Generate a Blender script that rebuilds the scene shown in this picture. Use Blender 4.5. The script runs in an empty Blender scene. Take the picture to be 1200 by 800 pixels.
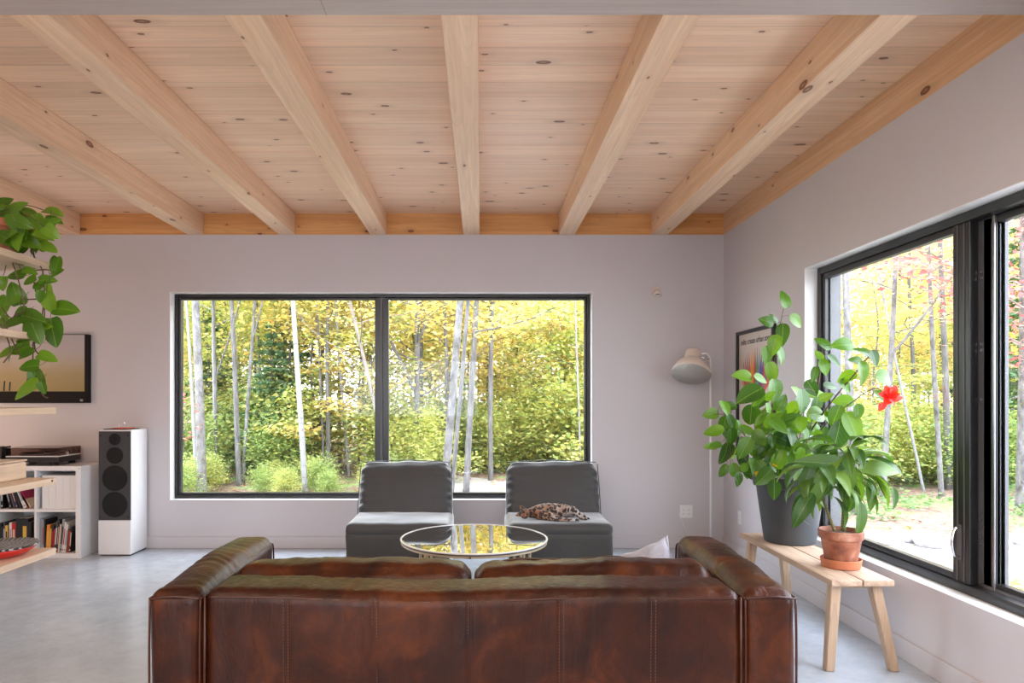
import bpy, bmesh, math, random
import numpy as np
from mathutils import Vector, Matrix, noise
S = bpy.context.scene
COL = S.collection
R = math.radians

# ---------------------------------------------------------------- camera
cd = bpy.data.cameras.new('camera'); cam = bpy.data.objects.new('camera', cd); COL.objects.link(cam)
cd.sensor_width = 36; cd.lens = 24
cam.location = (0, 0, 1.36); cam.rotation_euler = (R(90), 0, 0)
cd.shift_x = 37/1200; cd.shift_y = 67/1200
cd.clip_end = 300
S.camera = cam
# ---------------------------------------------------------------- world, light, exposure
S.view_settings.view_transform = 'Standard'; S.view_settings.look = 'None'
S.view_settings.gamma = 1; S.view_settings.use_curve_mapping = False
S.view_settings.exposure = 1.4
W = bpy.data.worlds.new('overcast_sky'); S.world = W; W.use_nodes = True
wn = W.node_tree.nodes; wl = W.node_tree.links; wn.clear()
wo = wn.new('ShaderNodeOutputWorld'); wb = wn.new('ShaderNodeBackground')
wt = wn.new('ShaderNodeTexCoord'); ws = wn.new('ShaderNodeSeparateXYZ'); wr = wn.new('ShaderNodeValToRGB')
wl.new(wt.outputs['Generated'], ws.inputs[0]); wl.new(ws.outputs['Z'], wr.inputs[0]); wl.new(wr.outputs[0], wb.inputs[0]); wl.new(wb.outputs[0], wo.inputs[0])
wr.color_ramp.elements[0].color = (.78, .85, .96, 1); wr.color_ramp.elements[1].color = (.95, 1.03, 1.19, 1)
wb.inputs[1].default_value = 4.6

def area(name, loc, rot, sx, sy, power, color=(1, 1, 1), portal=False, spread=180):
    l = bpy.data.lights.new(name, 'AREA'); l.shape = 'RECTANGLE'; l.size = sx; l.size_y = sy; l.energy = power; l.color = color
    l.spread = R(spread)
    o = bpy.data.objects.new(name, l); COL.objects.link(o); o.location = loc; o.rotation_euler = rot
    if portal: l.cycles.is_portal = True
    return o
area('back_window_portal', (-.905, 6.40, 1.38), (R(-90), 0, 0), 3.84, 1.9, 1, portal=True)
area('right_window_portal', (2.5, 3.25, 1.34), (0, R(90), 0), 1.82, 2.85, 1, portal=True)
area('added_rear_window_portal', (-1.5, -3.45, 1.6), (R(90), 0, 0), 3.0, 1.4, 1, portal=True)
# unseen warm ceiling panel behind the camera, added to brighten the interior
area('added_ceiling_fill', (-1.4, -.7, 2.84), (0, 0, 0), 6.5, 4.0, 110, (1.0, .80, .64))

def bulb(name, loc, power, color, r):
    l = bpy.data.lights.new(name, 'POINT'); l.energy = power; l.color = color; l.shadow_soft_size = r
    o = bpy.data.objects.new(name, l); COL.objects.link(o); o.location = loc
bulb('added_warm_light_left', (-4.75, 5.2, 1.35), 6.5, (1.0, .62, .36), .12)  # unseen warm light past the left edge, added for the glow there
S.cycles.use_denoising = True
S.cycles.max_bounces = 9; S.cycles.diffuse_bounces = 5; S.cycles.glossy_bounces = 4
S.cycles.transmission_bounces = 5; S.cycles.transparent_max_bounces = 10
S.cycles.sample_clamp_indirect = 6; S.cycles.caustics_reflective = False; S.cycles.caustics_refractive = False

# ---------------------------------------------------------------- helpers
def tag(o, label=None, cat=None, group=None, kind=None):
    if label: o['label'] = label
    if cat: o['category'] = cat
    if group: o['group'] = group
    if kind: o['kind'] = kind
    return o
def P(px, py, Y):
    return Vector(((px-563)*Y/800, Y, 1.36-(py-467)*Y/800))
class MB:
    def __init__(s, off=(0, 0, 0)):
        s.v = []; s.f = []; s.m = []; s.uv = []; s.off = Vector(off)
    def add(s, vs, fs, m=0, uvs=None):
        b = len(s.v); s.v += [tuple(Vector(v)-s.off) for v in vs]
        for i, f in enumerate(fs):
            s.f.append(tuple(b+k for k in f)); s.m.append(m)
            s.uv.append(uvs[i] if uvs else None)
        return s
    def box(s, x0, x1, y0, y1, z0, z1, m=0):
        vs = [(x, y, z) for z in (z0, z1) for y in (y0, y1) for x in (x0, x1)]
        return s.add(vs, [(0, 2, 3, 1), (4, 5, 7, 6), (0, 1, 5, 4), (2, 6, 7, 3), (0, 4, 6, 2), (1, 3, 7, 5)], m)
    def hexa(s, bot, top, m=0):
        return s.add(list(bot)+list(top), [(3, 2, 1, 0), (4, 5, 6, 7), (0, 1, 5, 4), (1, 2, 6, 5), (2, 3, 7, 6), (3, 0, 4, 7)], m)
    def tube(s, pts, rad, n=8, m=0, cap=True):
        pts = [Vector(p) for p in pts]; k = len(pts)
        if not hasattr(rad, '__len__'): rad = [rad]*k
        vs = []; fs = []
        up = None
        for i, p in enumerate(pts):
            d = (pts[min(i+1, k-1)]-pts[max(i-1, 0)])
            if d.length < 1e-9: d = Vector((0, 0, 1))
            d.normalize()
            if up is None: up = d.orthogonal().normalized()
            a = (up-d*up.dot(d))
            a = a.normalized() if a.length > 1e-6 else d.orthogonal().normalized()
            up = a; b = d.cross(a)
            for j in range(n):
                t = 2*math.pi*j/n
                vs.append(p+(a*math.cos(t)+b*math.sin(t))*rad[i])
        for i in range(k-1):
            for j in range(n):
                j2 = (j+1) % n
                fs.append((i*n+j, i*n+j2, (i+1)*n+j2, (i+1)*n+j))
        if cap:
            fs.append(tuple(range(n-1, -1, -1))); fs.append(tuple((k-1)*n+j for j in range(n)))
        return s.add(vs, fs, m)
    def lathe(s, prof, n=32, c=(0, 0, 0), m=0, mat=None, closed=False):
        vs = []; fs = []; k = len(prof); c = Vector(c)
        for r, z in prof:
            for j in range(n):
                t = 2*math.pi*j/n
                p = Vector((r*math.cos(t), r*math.sin(t), z))
                if mat: p = mat @ p
                vs.append(p+c)
        kk = k if closed else k-1
        for i in range(kk):
            i2 = (i+1) % k
            for j in range(n):
                j2 = (j+1) % n
                fs.append((i*n+j, i*n+j2, i2*n+j2, i2*n+j))
        if not closed:
            if prof[0][0] > 1e-6: fs.append(tuple(range(n-1, -1, -1)))
            if prof[-1][0] > 1e-6: fs.append(tuple((k-1)*n+j for j in range(n)))
        return s.add(vs, fs, m)
    def ell(s, c, r, mat=None, n=16, k=10, m=0):
        vs = []; fs = []; c = Vector(c)
        for i in range(k+1):
            a = math.pi*i/k
            for j in range(n):
                t = 2*math.pi*j/n
                p = Vector((r[0]*math.sin(a)*math.cos(t), r[1]*math.sin(a)*math.sin(t), -r[2]*math.cos(a)))
                if mat: p = mat @ p
                vs.append(p+c)
        for i in range(k):
            for j in range(n):
                j2 = (j+1) % n
                fs.append((i*n+j, i*n+j2, (i+1)*n+j2, (i+1)*n+j))
        return s.add(vs, fs, m)
    def prism(s, poly, d, m=0):
        """poly: list of 3D points; extruded by vector d"""
        poly = [Vector(p) for p in poly]; d = Vector(d); n = len(poly)
        fs = [tuple(range(n-1, -1, -1)), tuple(range(n, 2*n))]+[(i, (i+1) % n, n+(i+1) % n, n+i) for i in range(n)]
        return s.add(poly+[p+d for p in poly], fs, m)
    def build(s, name, mats, parent=None, smooth=False, bevel=0, seg=2, loc=None, kind=None, sub=0, merge=0):
        me = bpy.data.meshes.new(name); me.from_pydata(s.v, [], s.f)
        if not isinstance(mats, (list, tuple)): mats = [mats]
        for mm in mats: me.materials.append(mm)
        me.polygons.foreach_set('material_index', s.m)
        if any(u is not None for u in s.uv):
            l = me.uv_layers.new(name='UVMap'); k = 0
            data = np.zeros(len(l.data)*2, dtype=np.float32)
            for f, u in zip(s.f, s.uv):
                for q in range(len(f)):
                    if u is not None: data[2*k] = u[q][0]; data[2*k+1] = u[q][1]
                    k += 1
            l.data.foreach_set('uv', data)
        me.update()
        bm = bmesh.new(); bm.from_mesh(me)
        if merge: bmesh.ops.remove_doubles(bm, verts=bm.verts, dist=merge)
        if all(u is None for u in s.uv): bmesh.ops.recalc_face_normals(bm, faces=bm.faces)
        bm.to_mesh(me); bm.free()
        if smooth: me.polygons.foreach_set('use_smooth', [True]*len(me.polygons))
        o = bpy.data.objects.new(name, me); COL.objects.link(o)
        if loc is not None: o.location = loc
        if parent: o.parent = parent
        if bevel:
            b = o.modifiers.new('bevel', 'BEVEL'); b.width = bevel; b.segments = seg; b.limit_method = 'ANGLE'; b.angle_limit = R(40)
            if not smooth:
                me.polygons.foreach_set('use_smooth', [True]*len(me.polygons))
                b.harden_normals = False
                wnm = o.modifiers.new('wn', 'WEIGHTED_NORMAL'); wnm.keep_sharp = True
        if sub:
            u = o.modifiers.new('sub', 'SUBSURF'); u.levels = sub; u.render_levels = sub
        if kind: o['kind'] = kind
        return o
def empty(name, loc=(0, 0, 0), rz=0, label=None, cat=None, group=None):
    o = bpy.data.objects.new(name, None); COL.objects.link(o); o.location = loc; o.rotation_euler = (0, 0, rz)
    o.empty_display_size = .1
    return tag(o, label, cat, group)
def copy_tree(o, parent=None):
    c = o.copy(); COL.objects.link(c); c.parent = parent
    for ch in list(o.children): copy_tree(ch, c)
    return c
def spline(pts, k=6):
    pts = [Vector(p) for p in pts]; out = []
    for i in range(len(pts)-1):
        p0 = pts[max(i-1, 0)]; p1 = pts[i]; p2 = pts[i+1]; p3 = pts[min(i+2, len(pts)-1)]
        for j in range(k):
            t = j/k
            out.append(.5*((2*p1)+(p2-p0)*t+(2*p0-5*p1+4*p2-p3)*t*t+(3*p1-p0-3*p2+p3)*t**3))
    out.append(pts[-1]); return out
def soft_box(mb, x0, x1, y0, y1, z0, z1, r=.05, res=.02, puff=(0, 0, 0), fn=None, m=0):
    """upholstered block: rounded edges, puffed faces, fn(p, nrm, u) -> displacement vector"""
    c = Vector(((x0+x1)/2, (y0+y1)/2, (z0+z1)/2)); h = Vector(((x1-x0)/2, (y1-y0)/2, (z1-z0)/2))
    n = [max(4, int(2*h[i]/res)) for i in range(3)]
    idx = {}; vs = []; fs = []
    def key(i, j, k):
        q = (i, j, k)
        if q in idx: return idx[q]
        u = Vector((2*i/n[0]-1, 2*j/n[1]-1, 2*k/n[2]-1))
        p = Vector((u.x*h.x, u.y*h.y, u.z*h.z))
        inner = Vector([max(-(h[a]-r), min(h[a]-r, p[a])) for a in range(3)])
        d = p-inner
        nr = d.normalized() if d.length > 1e-9 else Vector((0, 0, 0))
        if d.length > 1e-9: p = inner+nr*min(r, d.length if d.length < r else r)
        pf = Vector((0, 0, 0))
        for a in range(3):
            b, e = (a+1) % 3, (a+2) % 3
            if abs(abs(u[a])-1) < 1e-6:
                pass
            w = (1-u[b]**2)*(1-u[e]**2)
            pf[a] = puff[a]*w*u[a]
        p = p+pf
        if fn: p = p+fn(p+c, nr, u)
        vs.append(p+c); idx[q] = len(vs)-1
        return idx[q]
    for a in range(3):
        b, e = (a+1) % 3, (a+2) % 3
        for side in (0, n[a]):
            for i in range(n[b]):
                for j in range(n[e]):
                    def q(ii, jj):
                        t = [0, 0, 0]; t[a] = side; t[b] = ii; t[e] = jj
                        return key(*t)
                    f = (q(i, j), q(i+1, j), q(i+1, j+1), q(i, j+1))
                    fs.append(f if side else f[::-1])
    return mb.add(vs, fs, m)

# ---------------------------------------------------------------- materials
def mat(name):
    m = bpy.data.materials.new(name); m.use_nodes = True
    nt = m.node_tree; b = nt.nodes['Principled BSDF']
    return m, nt, b
def N(nt, t, **kw):
    n = nt.nodes.new(t)
    for k, v in kw.items():
        if k in n.inputs.keys() if hasattr(n.inputs, 'keys') else False: n.inputs[k].default_value = v
        else: setattr(n, k, v)
    return n
def ramp(nt, stops, src=None, interp='LINEAR'):
    r = nt.nodes.new('ShaderNodeValToRGB'); cr = r.color_ramp; cr.interpolation = interp
    while len(cr.elements) > 1: cr.elements.remove(cr.elements[-1])
    cr.elements[0].position = stops[0][0]; cr.elements[0].color = (*stops[0][1], 1)
    for p, c in stops[1:]:
        e = cr.elements.new(p); e.color = (*c, 1)
    if src is not None: nt.links.new(src, r.inputs[0])
    return r
def mixc(nt, a, b, f, mode='MIX'):
    n = nt.nodes.new('ShaderNodeMix'); n.data_type = 'RGBA'; n.blend_type = mode
    for s, v in ((n.inputs[0], f), (n.inputs[6], a), (n.inputs[7], b)):
        if hasattr(v, 'links'): nt.links.new(v, s)
        elif isinstance(v, (int, float)): s.default_value = v
        else: s.default_value = (*v, 1) if len(v) == 3 else v
    return n.outputs[2]
def math_(nt, op, a, b=0, c=None):
    n = nt.nodes.new('ShaderNodeMath'); n.operation = op
    for i, v in enumerate((a, b) if c is None else (a, b, c)):
        if hasattr(v, 'links'): nt.links.new(v, n.inputs[i])
        else: n.inputs[i].default_value = v
    return n.outputs[0]
def objco(nt, scale=(1, 1, 1), rnd=False):
    t = nt.nodes.new('ShaderNodeTexCoord'); mp = nt.nodes.new('ShaderNodeMapping'); mp.inputs['Scale'].default_value = scale
    nt.links.new(t.outputs['Object'], mp.inputs[0])
    if rnd:
        oi = nt.nodes.new('ShaderNodeObjectInfo'); m = math_(nt, 'MULTIPLY', oi.outputs['Random'], 37.0)
        nt.links.new(m, mp.inputs['Location'])
    return mp.outputs[0]
def noise_(nt, co, scale, detail=3, rough=.5, dist=0):
    n = nt.nodes.new('ShaderNodeTexNoise'); n.inputs['Scale'].default_value = scale; n.inputs['Detail'].default_value = detail
    n.inputs['Roughness'].default_value = rough; n.inputs['Distortion'].default_value = dist
    nt.links.new(co, n.inputs['Vector']); return n
def bump(nt, b, h, strength=.3, dist=.01):
    n = nt.nodes.new('ShaderNodeBump'); n.inputs['Strength'].default_value = strength; n.inputs['Distance'].default_value = dist
    nt.links.new(h, n.inputs['Height']); nt.links.new(n.outputs[0], b.inputs['Normal'])
def plain(name, c, rough=.5, metal=0, var=.06, scale=8, bmp=0, bscale=60, spec=.5, coat=0, sheen=0):
    m, nt, b = mat(name); co = objco(nt)
    n = noise_(nt, co, scale, 4)
    lo = tuple(max(0, x*(1-var)) for x in c); hi = tuple(min(1, x*(1+var)) for x in c)
    r = ramp(nt, [(.3, lo), (.7, hi)], n.outputs['Fac']); nt.links.new(r.outputs[0], b.inputs['Base Color'])
    b.inputs['Roughness'].default_value = rough; b.inputs['Metallic'].default_value = metal
    b.inputs['Specular IOR Level'].default_value = spec
    b.inputs['Coat Weight'].default_value = coat; b.inputs['Sheen Weight'].default_value = sheen
    if bmp:
        n2 = noise_(nt, co, bscale, 4); bump(nt, b, n2.outputs['Fac'], bmp, .004)
    return m
def wood(name, light, dark, knot=(.17, .05, .015), axis=0, board=None, seam=.0, knots=.35, kscale=5.5, rough=.5, grain=1.0, rnd=True, across=1):
    """axis: grain direction; board: board width across axis index `across`"""
    m, nt, b = mat(name)
    base = objco(nt, rnd=rnd)
    sep = nt.nodes.new('ShaderNodeSeparateXYZ'); nt.links.new(base, sep.inputs[0])
    comps = [sep.outputs[0], sep.outputs[1], sep.outputs[2]]
    boardrand = None
    if board:
        q = math_(nt, 'DIVIDE', comps[across], board); fl = math_(nt, 'FLOOR', q); fr = math_(nt, 'FRACT', q)
        wn_ = nt.nodes.new('ShaderNodeTexWhiteNoise'); wn_.noise_dimensions = '1D'; nt.links.new(fl, wn_.inputs['W'])
        off = math_(nt, 'MULTIPLY', wn_.outputs['Value'], 23.0)
        comps2 = list(comps); comps2[axis] = math_(nt, 'ADD', comps[axis], off)
        boardrand = wn_.outputs['Value']
    else: comps2 = comps
    cb = nt.nodes.new('ShaderNodeCombineXYZ')
    for i in range(3): nt.links.new(comps2[i], cb.inputs[i])
    def scaled(sc):
        mp = nt.nodes.new('ShaderNodeMapping'); mp.inputs['Scale'].default_value = sc; nt.links.new(cb.outputs[0], mp.inputs[0]); return mp.outputs[0]
    gs = [14, 14, 14]; gs[axis] = .55
    g1 = noise_(nt, scaled(gs), 1.0, 5, .55, .9)
    gs2 = [90, 90, 90]; gs2[axis] = 1.6
    g2 = noise_(nt, scaled(gs2), 1.0, 3, .6, .2)
    gs3 = [7, 7, 7]; gs3[axis] = .5
    d3 = noise_(nt, scaled(gs3), 1.0, 2, .5, 0)
    rings = math_(nt, 'FRACT', math_(nt, 'MULTIPLY', d3.outputs['Fac'], 14.0))
    ringsf = math_(nt, 'POWER', rings, 2.5)
    c = ramp(nt, [(.30, dark), (.68, light)], g1.outputs['Fac']).outputs[0]
    fine = ramp(nt, [(.25, (1-.16*grain,)*3), (.7, (1.05, 1.04, 1.03))], g2.outputs['Fac']).outputs[0]
    c = mixc(nt, c, fine, 1.0, 'MULTIPLY')
    c = mixc(nt, c, tuple(x*.80 for x in dark), math_(nt, 'MULTIPLY', ringsf, .30*grain))
    if boardrand is not None:
        br = ramp(nt, [(0, (.93, .91, .89)), (.5, (1, 1, 1)), (1, (1.04, 1.03, 1.02))], boardrand).outputs[0]
        c = mixc(nt, c, br, 1.0, 'MULTIPLY')
        e = math_(nt, 'MINIMUM', fr, math_(nt, 'SUBTRACT', 1.0, fr))
        se = math_(nt, 'LESS_THAN', e, seam/board)
        c = mixc(nt, c, tuple(x*.5 for x in dark), math_(nt, 'MULTIPLY', se, .55))
    if knots > 0:
        o1, o2 = [i for i in range(3) if i != axis]
        kc = nt.nodes.new('ShaderNodeCombineXYZ')
        warp = noise_(nt, scaled((9, 9, 9)), 1.0, 2)
        nt.links.new(math_(nt, 'MULTIPLY', comps2[axis], kscale*.45), kc.inputs[0])
        nt.links.new(math_(nt, 'MULTIPLY', math_(nt, 'ADD', comps2[o1], comps2[o2]), kscale), kc.inputs[1])
        va = nt.nodes.new('ShaderNodeVectorMath'); va.operation = 'MULTIPLY_ADD'
        nt.links.new(warp.outputs['Color'], va.inputs[0]); va.inputs[1].default_value = (.07, .07, 0); nt.links.new(kc.outputs[0], va.inputs[2])
        vo = nt.nodes.new('ShaderNodeTexVoronoi'); vo.voronoi_dimensions = '2D'; vo.inputs['Scale'].default_value = 1; nt.links.new(va.outputs[0], vo.inputs['Vector'])
        sc = nt.nodes.new('ShaderNodeSeparateXYZ'); nt.links.new(vo.outputs['Color'], sc.inputs[0])
        on = math_(nt, 'LESS_THAN', sc.outputs[0], knots)
        size = math_(nt, 'MULTIPLY_ADD', math_(nt, 'POWER', sc.outputs[1], 2.5), .075, .03)
        ratio = math_(nt, 'DIVIDE', vo.outputs['Distance'], size)
        k1 = ramp(nt, [(.0, (.55,)*3), (.5, (.85,)*3), (.82, (1,)*3), (1, (0,)*3)], ratio)
        halo = ramp(nt, [(.2, (.5,)*3), (1, (0,)*3)], math_(nt, 'DIVIDE', ratio, 3.2))
        c = mixc(nt, c, tuple(x*.72 for x in dark), math_(nt, 'MULTIPLY', halo.outputs[0], on))
        c = mixc(nt, c, knot, math_(nt, 'MULTIPLY', k1.outputs[0], on))
    nt.links.new(c, b.inputs['Base Color']); b.inputs['Roughness'].default_value = rough
    bump(nt, b, g2.outputs['Fac'], .12, .002)
    return m
M = {}
M['wall'] = plain('painted_wall', (.60, .575, .60), .75, var=.012, scale=2, bmp=.04, bscale=120)
M['white'] = plain('white_paint', (.80, .80, .81), .5, var=.015)
M['plank'] = wood('pine_ceiling_boards', (.93, .70, .52), (.84, .57, .40), axis=0, board=.182, seam=.0022, knots=.66, kscale=5.4, across=1, rnd=False, grain=.65)
M['joist'] = wood('pine_joist', (.88, .645, .45), (.78, .52, .33), axis=1, knots=.46, kscale=5.0, grain=1.0)
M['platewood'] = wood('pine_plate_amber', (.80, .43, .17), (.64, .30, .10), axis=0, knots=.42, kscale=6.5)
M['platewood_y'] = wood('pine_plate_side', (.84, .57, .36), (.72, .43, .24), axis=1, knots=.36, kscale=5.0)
M['header'] = wood('dim_grey_header', (.50, .44, .41), (.42, .36, .33), axis=0, knots=.12, kscale=4, grain=.5)  # dimness of the beam's underside is painted in as grey
M['shelfwood'] = wood('pale_pine_shelf', (.80, .64, .50), (.68, .50, .37), axis=1, knots=.22, kscale=5, grain=.6, rough=.4)
M['benchwood'] = wood('acacia_bench', (.62, .46, .34), (.38, .25, .17), axis=1, knots=.15, kscale=6, grain=1.6, rough=.5)
M['benchleg'] = wood('acacia_leg', (.60, .44, .31), (.38, .25, .16), axis=2, knots=.0, grain=1.3, rough=.5)
M['black'] = plain('black_aluminium', (.013, .013, .014), .32, metal=.0, var=.1, spec=.6)
M['blackgrey'] = plain('dark_grey_seal', (.10, .10, .105), .4, var=.1)
M['greymetal'] = plain('grey_track_metal', (.28, .28, .30), .3, metal=.8, var=.05)
M['chrome'] = plain('chrome', (.75, .75, .78), .15, metal=1, var=.02)
M['whitelac'] = plain('white_lacquer', (.82, .82, .83), .28, var=.01)
M['terracotta'] = plain('terracotta', (.46, .155, .075), .7, var=.2, scale=7, bmp=.1)
def terracotta_aged():
    m, nt, b = mat('weathered_terracotta'); co = objco(nt)
    n = noise_(nt, co, 11, 5, .6, .6)
    r = ramp(nt, [(.28, (.10, .035, .02)), (.45, (.26, .085, .045)), (.58, (.36, .13, .07)), (.72, (.50, .28, .20))], n.outputs['Fac'])
    nt.links.new(r.outputs[0], b.inputs['Base Color']); b.inputs['Roughness'].default_value = .6
    bump(nt, b, n.outputs['Fac'], .15, .004); return m
M['terraold'] = terracotta_aged()
M['planter'] = plain('anthracite_planter', (.045, .048, .053), .5, var=.12, bmp=.06)
M['soil'] = plain('potting_soil', (.05, .03, .02), .95, var=.5, scale=60, bmp=.6)
M['stem_green'] = plain('green_stem', (.12, .17, .04), .5, var=.2)
M['stem_brown'] = plain('brown_stem', (.13, .085, .05), .6, var=.3, scale=30)
M['lampshade'] = plain('lamp_beige_enamel', (.72, .62, .55), .35, var=.02)
M['lampinner'] = plain('lamp_white_inside', (.90, .94, .92), .4, var=.02)
M['brass'] = plain('pale_brass', (.72, .60, .42), .35, metal=.6, var=.05)
M['plastic_black'] = plain('black_plastic', (.015, .015, .017), .35, var=.1)
M['grille'] = plain('speaker_grille_cloth', (.060, .058, .062), .95, var=.08, scale=90)
M['cone'] = plain('speaker_cone', (.005, .005, .006), .85, var=.1)
M['red'] = plain('red_lacquer', (.62, .025, .02), .3, var=.1)
M['paper'] = plain('book_pages', (.75, .70, .62), .8, var=.06, scale=60)
M['greypillow'] = plain('lilac_grey_linen', (.36, .365, .43), .9, var=.08, scale=50, bmp=.2, bscale=300, sheen=.3)
def concrete():
    m, nt, b = mat('polished_concrete'); co = objco(nt)
    n = noise_(nt, co, 1.6, 7, .62, .3); n2 = noise_(nt, co, 9, 6, .7, .5)
    a = ramp(nt, [(.3, (.42, .47, .54)), (.7, (.50, .555, .63))], n.outputs['Fac']).outputs[0]
    c = ramp(nt, [(.3, (.88, .88, .88)), (.7, (1.05, 1.05, 1.05))], n2.outputs['Fac']).outputs[0]
    nt.links.new(mixc(nt, a, c, 1.0, 'MULTIPLY'), b.inputs['Base Color'])
    r = ramp(nt, [(.3, (.20,)*3), (.7, (.27,)*3)], n2.outputs['Fac']); nt.links.new(r.outputs[0], b.inputs['Roughness'])
    bump(nt, b, n.outputs['Fac'], .03, .01); return m
M['concrete'] = concrete()
def glass(name, tint=(.98, .99, .985), ior=1.22):
    m, nt, b = mat(name); nt.nodes.remove(b); out = nt.nodes['Material Output']
    t = nt.nodes.new('ShaderNodeBsdfTransparent'); t.inputs[0].default_value = (*tint, 1)
    g = nt.nodes.new('ShaderNodeBsdfGlossy'); g.inputs['Roughness'].default_value = .0
    f = nt.nodes.new('ShaderNodeFresnel'); ge = nt.nodes.new('ShaderNodeNewGeometry')   # same reflectance from both faces of the thin pane
    nt.links.new(math_(nt, 'MULTIPLY_ADD', ge.outputs['Backfacing'], 1/ior-ior, ior), f.inputs[0])
    mx = nt.nodes.new('ShaderNodeMixShader'); nt.links.new(f.outputs[0], mx.inputs[0]); nt.links.new(t.outputs[0], mx.inputs[1]); nt.links.new(g.outputs[0], mx.inputs[2])
    nt.links.new(mx.outputs[0], out.inputs[0]); return m
M['glass'] = glass('window_glass')
M['smoke'] = glass('smoked_acrylic_lid', (.72, .66, .64))
def leather():
    m, nt, b = mat('brown_leather'); co = objco(nt)
    n = noise_(nt, co, 3.2, 6, .6, .8); n2 = noise_(nt, co, 26, 5, .65, .4)
    vo = nt.nodes.new('ShaderNodeTexVoronoi'); vo.inputs['Scale'].default_value = 170; vo.feature = 'DISTANCE_TO_EDGE'; nt.links.new(co, vo.inputs['Vector'])
    a = ramp(nt, [(.32, (.014, .0026, .0008)), (.50, (.040, .0082, .0018)), (.66, (.092, .0225, .004)), (.80, (.18, .055, .011))], n.outputs['Fac']).outputs[0]
    c = ramp(nt, [(.3, (.78, .76, .74)), (.65, (1.1, 1.1, 1.1))], n2.outputs['Fac']).outputs[0]
    nt.links.new(mixc(nt, a, c, 1.0, 'MULTIPLY'), b.inputs['Base Color'])
    r = ramp(nt, [(.3, (.30,)*3), (.7, (.44,)*3)], n2.outputs['Fac']); nt.links.new(r.outputs[0], b.inputs['Roughness'])
    b.inputs['Specular IOR Level'].default_value = .30
    wv = noise_(nt, objco(nt, (9, 9, 2.5)), 2.0, 4, .6, 1.5)
    h = math_(nt, 'ADD', math_(nt, 'MULTIPLY', wv.outputs['Fac'], 1.0), math_(nt, 'MULTIPLY', vo.outputs[0], .18))
    bump(nt, b, h, .35, .012); return m
M['leather'] = leather()
M['piping'] = plain('dark_leather_piping', (.05, .012, .006), .35, var=.2)
M['stitch'] = plain('tan_stitching', (.13, .045, .018), .6, var=.2)
def fabric(name, c):
    m, nt, b = mat(name); co = objco(nt)
    n = noise_(nt, co, 500, 2); n1 = noise_(nt, co, 5, 4)
    r = ramp(nt, [(.3, tuple(x*.82 for x in c)), (.7, tuple(x*1.18 for x in c))], n.outputs['Fac']).outputs[0]
    r2 = ramp(nt, [(.3, (.92,)*3), (.7, (1.06,)*3)], n1.outputs['Fac']).outputs[0]
    nt.links.new(mixc(nt, r, r2, 1.0, 'MULTIPLY'), b.inputs['Base Color']); b.inputs['Roughness'].default_value = .62; b.inputs['Specular IOR Level'].default_value = .5
    b.inputs['Sheen Weight'].default_value = 1.0; b.inputs['Sheen Roughness'].default_value = .42; b.inputs['Sheen Tint'].default_value = (.9, .95, 1, 1)
    w = noise_(nt, objco(nt, (3, 3, 6)), 3, 3, .5, 1.0)
    bump(nt, b, math_(nt, 'ADD', math_(nt, 'MULTIPLY', w.outputs['Fac'], 1.0), math_(nt, 'MULTIPLY', n.outputs['Fac'], .05)), .3, .012); return m
M['slipcover'] = fabric('charcoal_slipcover', (.044, .043, .043))
def leafmat(name, cols, vein=None, rough=.4, trans=.35, tr=(1.6, 1.7, .6), coat=0):
    m, nt, b = mat(name); out = nt.nodes['Material Output']
    g = nt.nodes.new('ShaderNodeNewGeometry')
    k = len(cols); st = [(i/(k-1), c) for i, c in enumerate(cols)] if k > 1 else [(0, cols[0])]
    c = ramp(nt, st, g.outputs['Random Per Island']).outputs[0]
    if vein:
        uv = nt.nodes.new('ShaderNodeTexCoord'); sp = nt.nodes.new('ShaderNodeSeparateXYZ'); nt.links.new(uv.outputs['UV'], sp.inputs[0])
        au = math_(nt, 'ABSOLUTE', sp.outputs[0])
        mid = math_(nt, 'LESS_THAN', au, .035)
        w = math_(nt, 'SUBTRACT', sp.outputs[1], math_(nt, 'MULTIPLY', au, .45))
        fr = math_(nt, 'FRACT', math_(nt, 'MULTIPLY', w, 7.0))
        sv = math_(nt, 'LESS_THAN', fr, .10)
        vv = math_(nt, 'MAXIMUM', mid, math_(nt, 'MULTIPLY', sv, .35))
        c = mixc(nt, c, vein, math_(nt, 'MULTIPLY', vv, .7))
        bp = nt.nodes.new('ShaderNodeBump'); bp.inputs['Strength'].default_value = .3; bp.inputs['Distance'].default_value = .004
        nt.links.new(math_(nt, 'PINGPONG', w, .0714), bp.inputs['Height']); nt.links.new(bp.outputs[0], b.inputs['Normal'])
    nt.links.new(c, b.inputs['Base Color']); b.inputs['Roughness'].default_value = rough
    b.inputs['Coat Weight'].default_value = coat
    t = nt.nodes.new('ShaderNodeBsdfTranslucent')
    tc = mixc(nt, c, tr, 1.0, 'MULTIPLY'); nt.links.new(tc, t.inputs[0])
    mx = nt.nodes.new('ShaderNodeMixShader'); mx.inputs[0].default_value = trans
    nt.links.new(b.outputs[0], mx.inputs[1]); nt.links.new(t.outputs[0], mx.inputs[2]); nt.links.new(mx.outputs[0], out.inputs[0])
    return m
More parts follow.
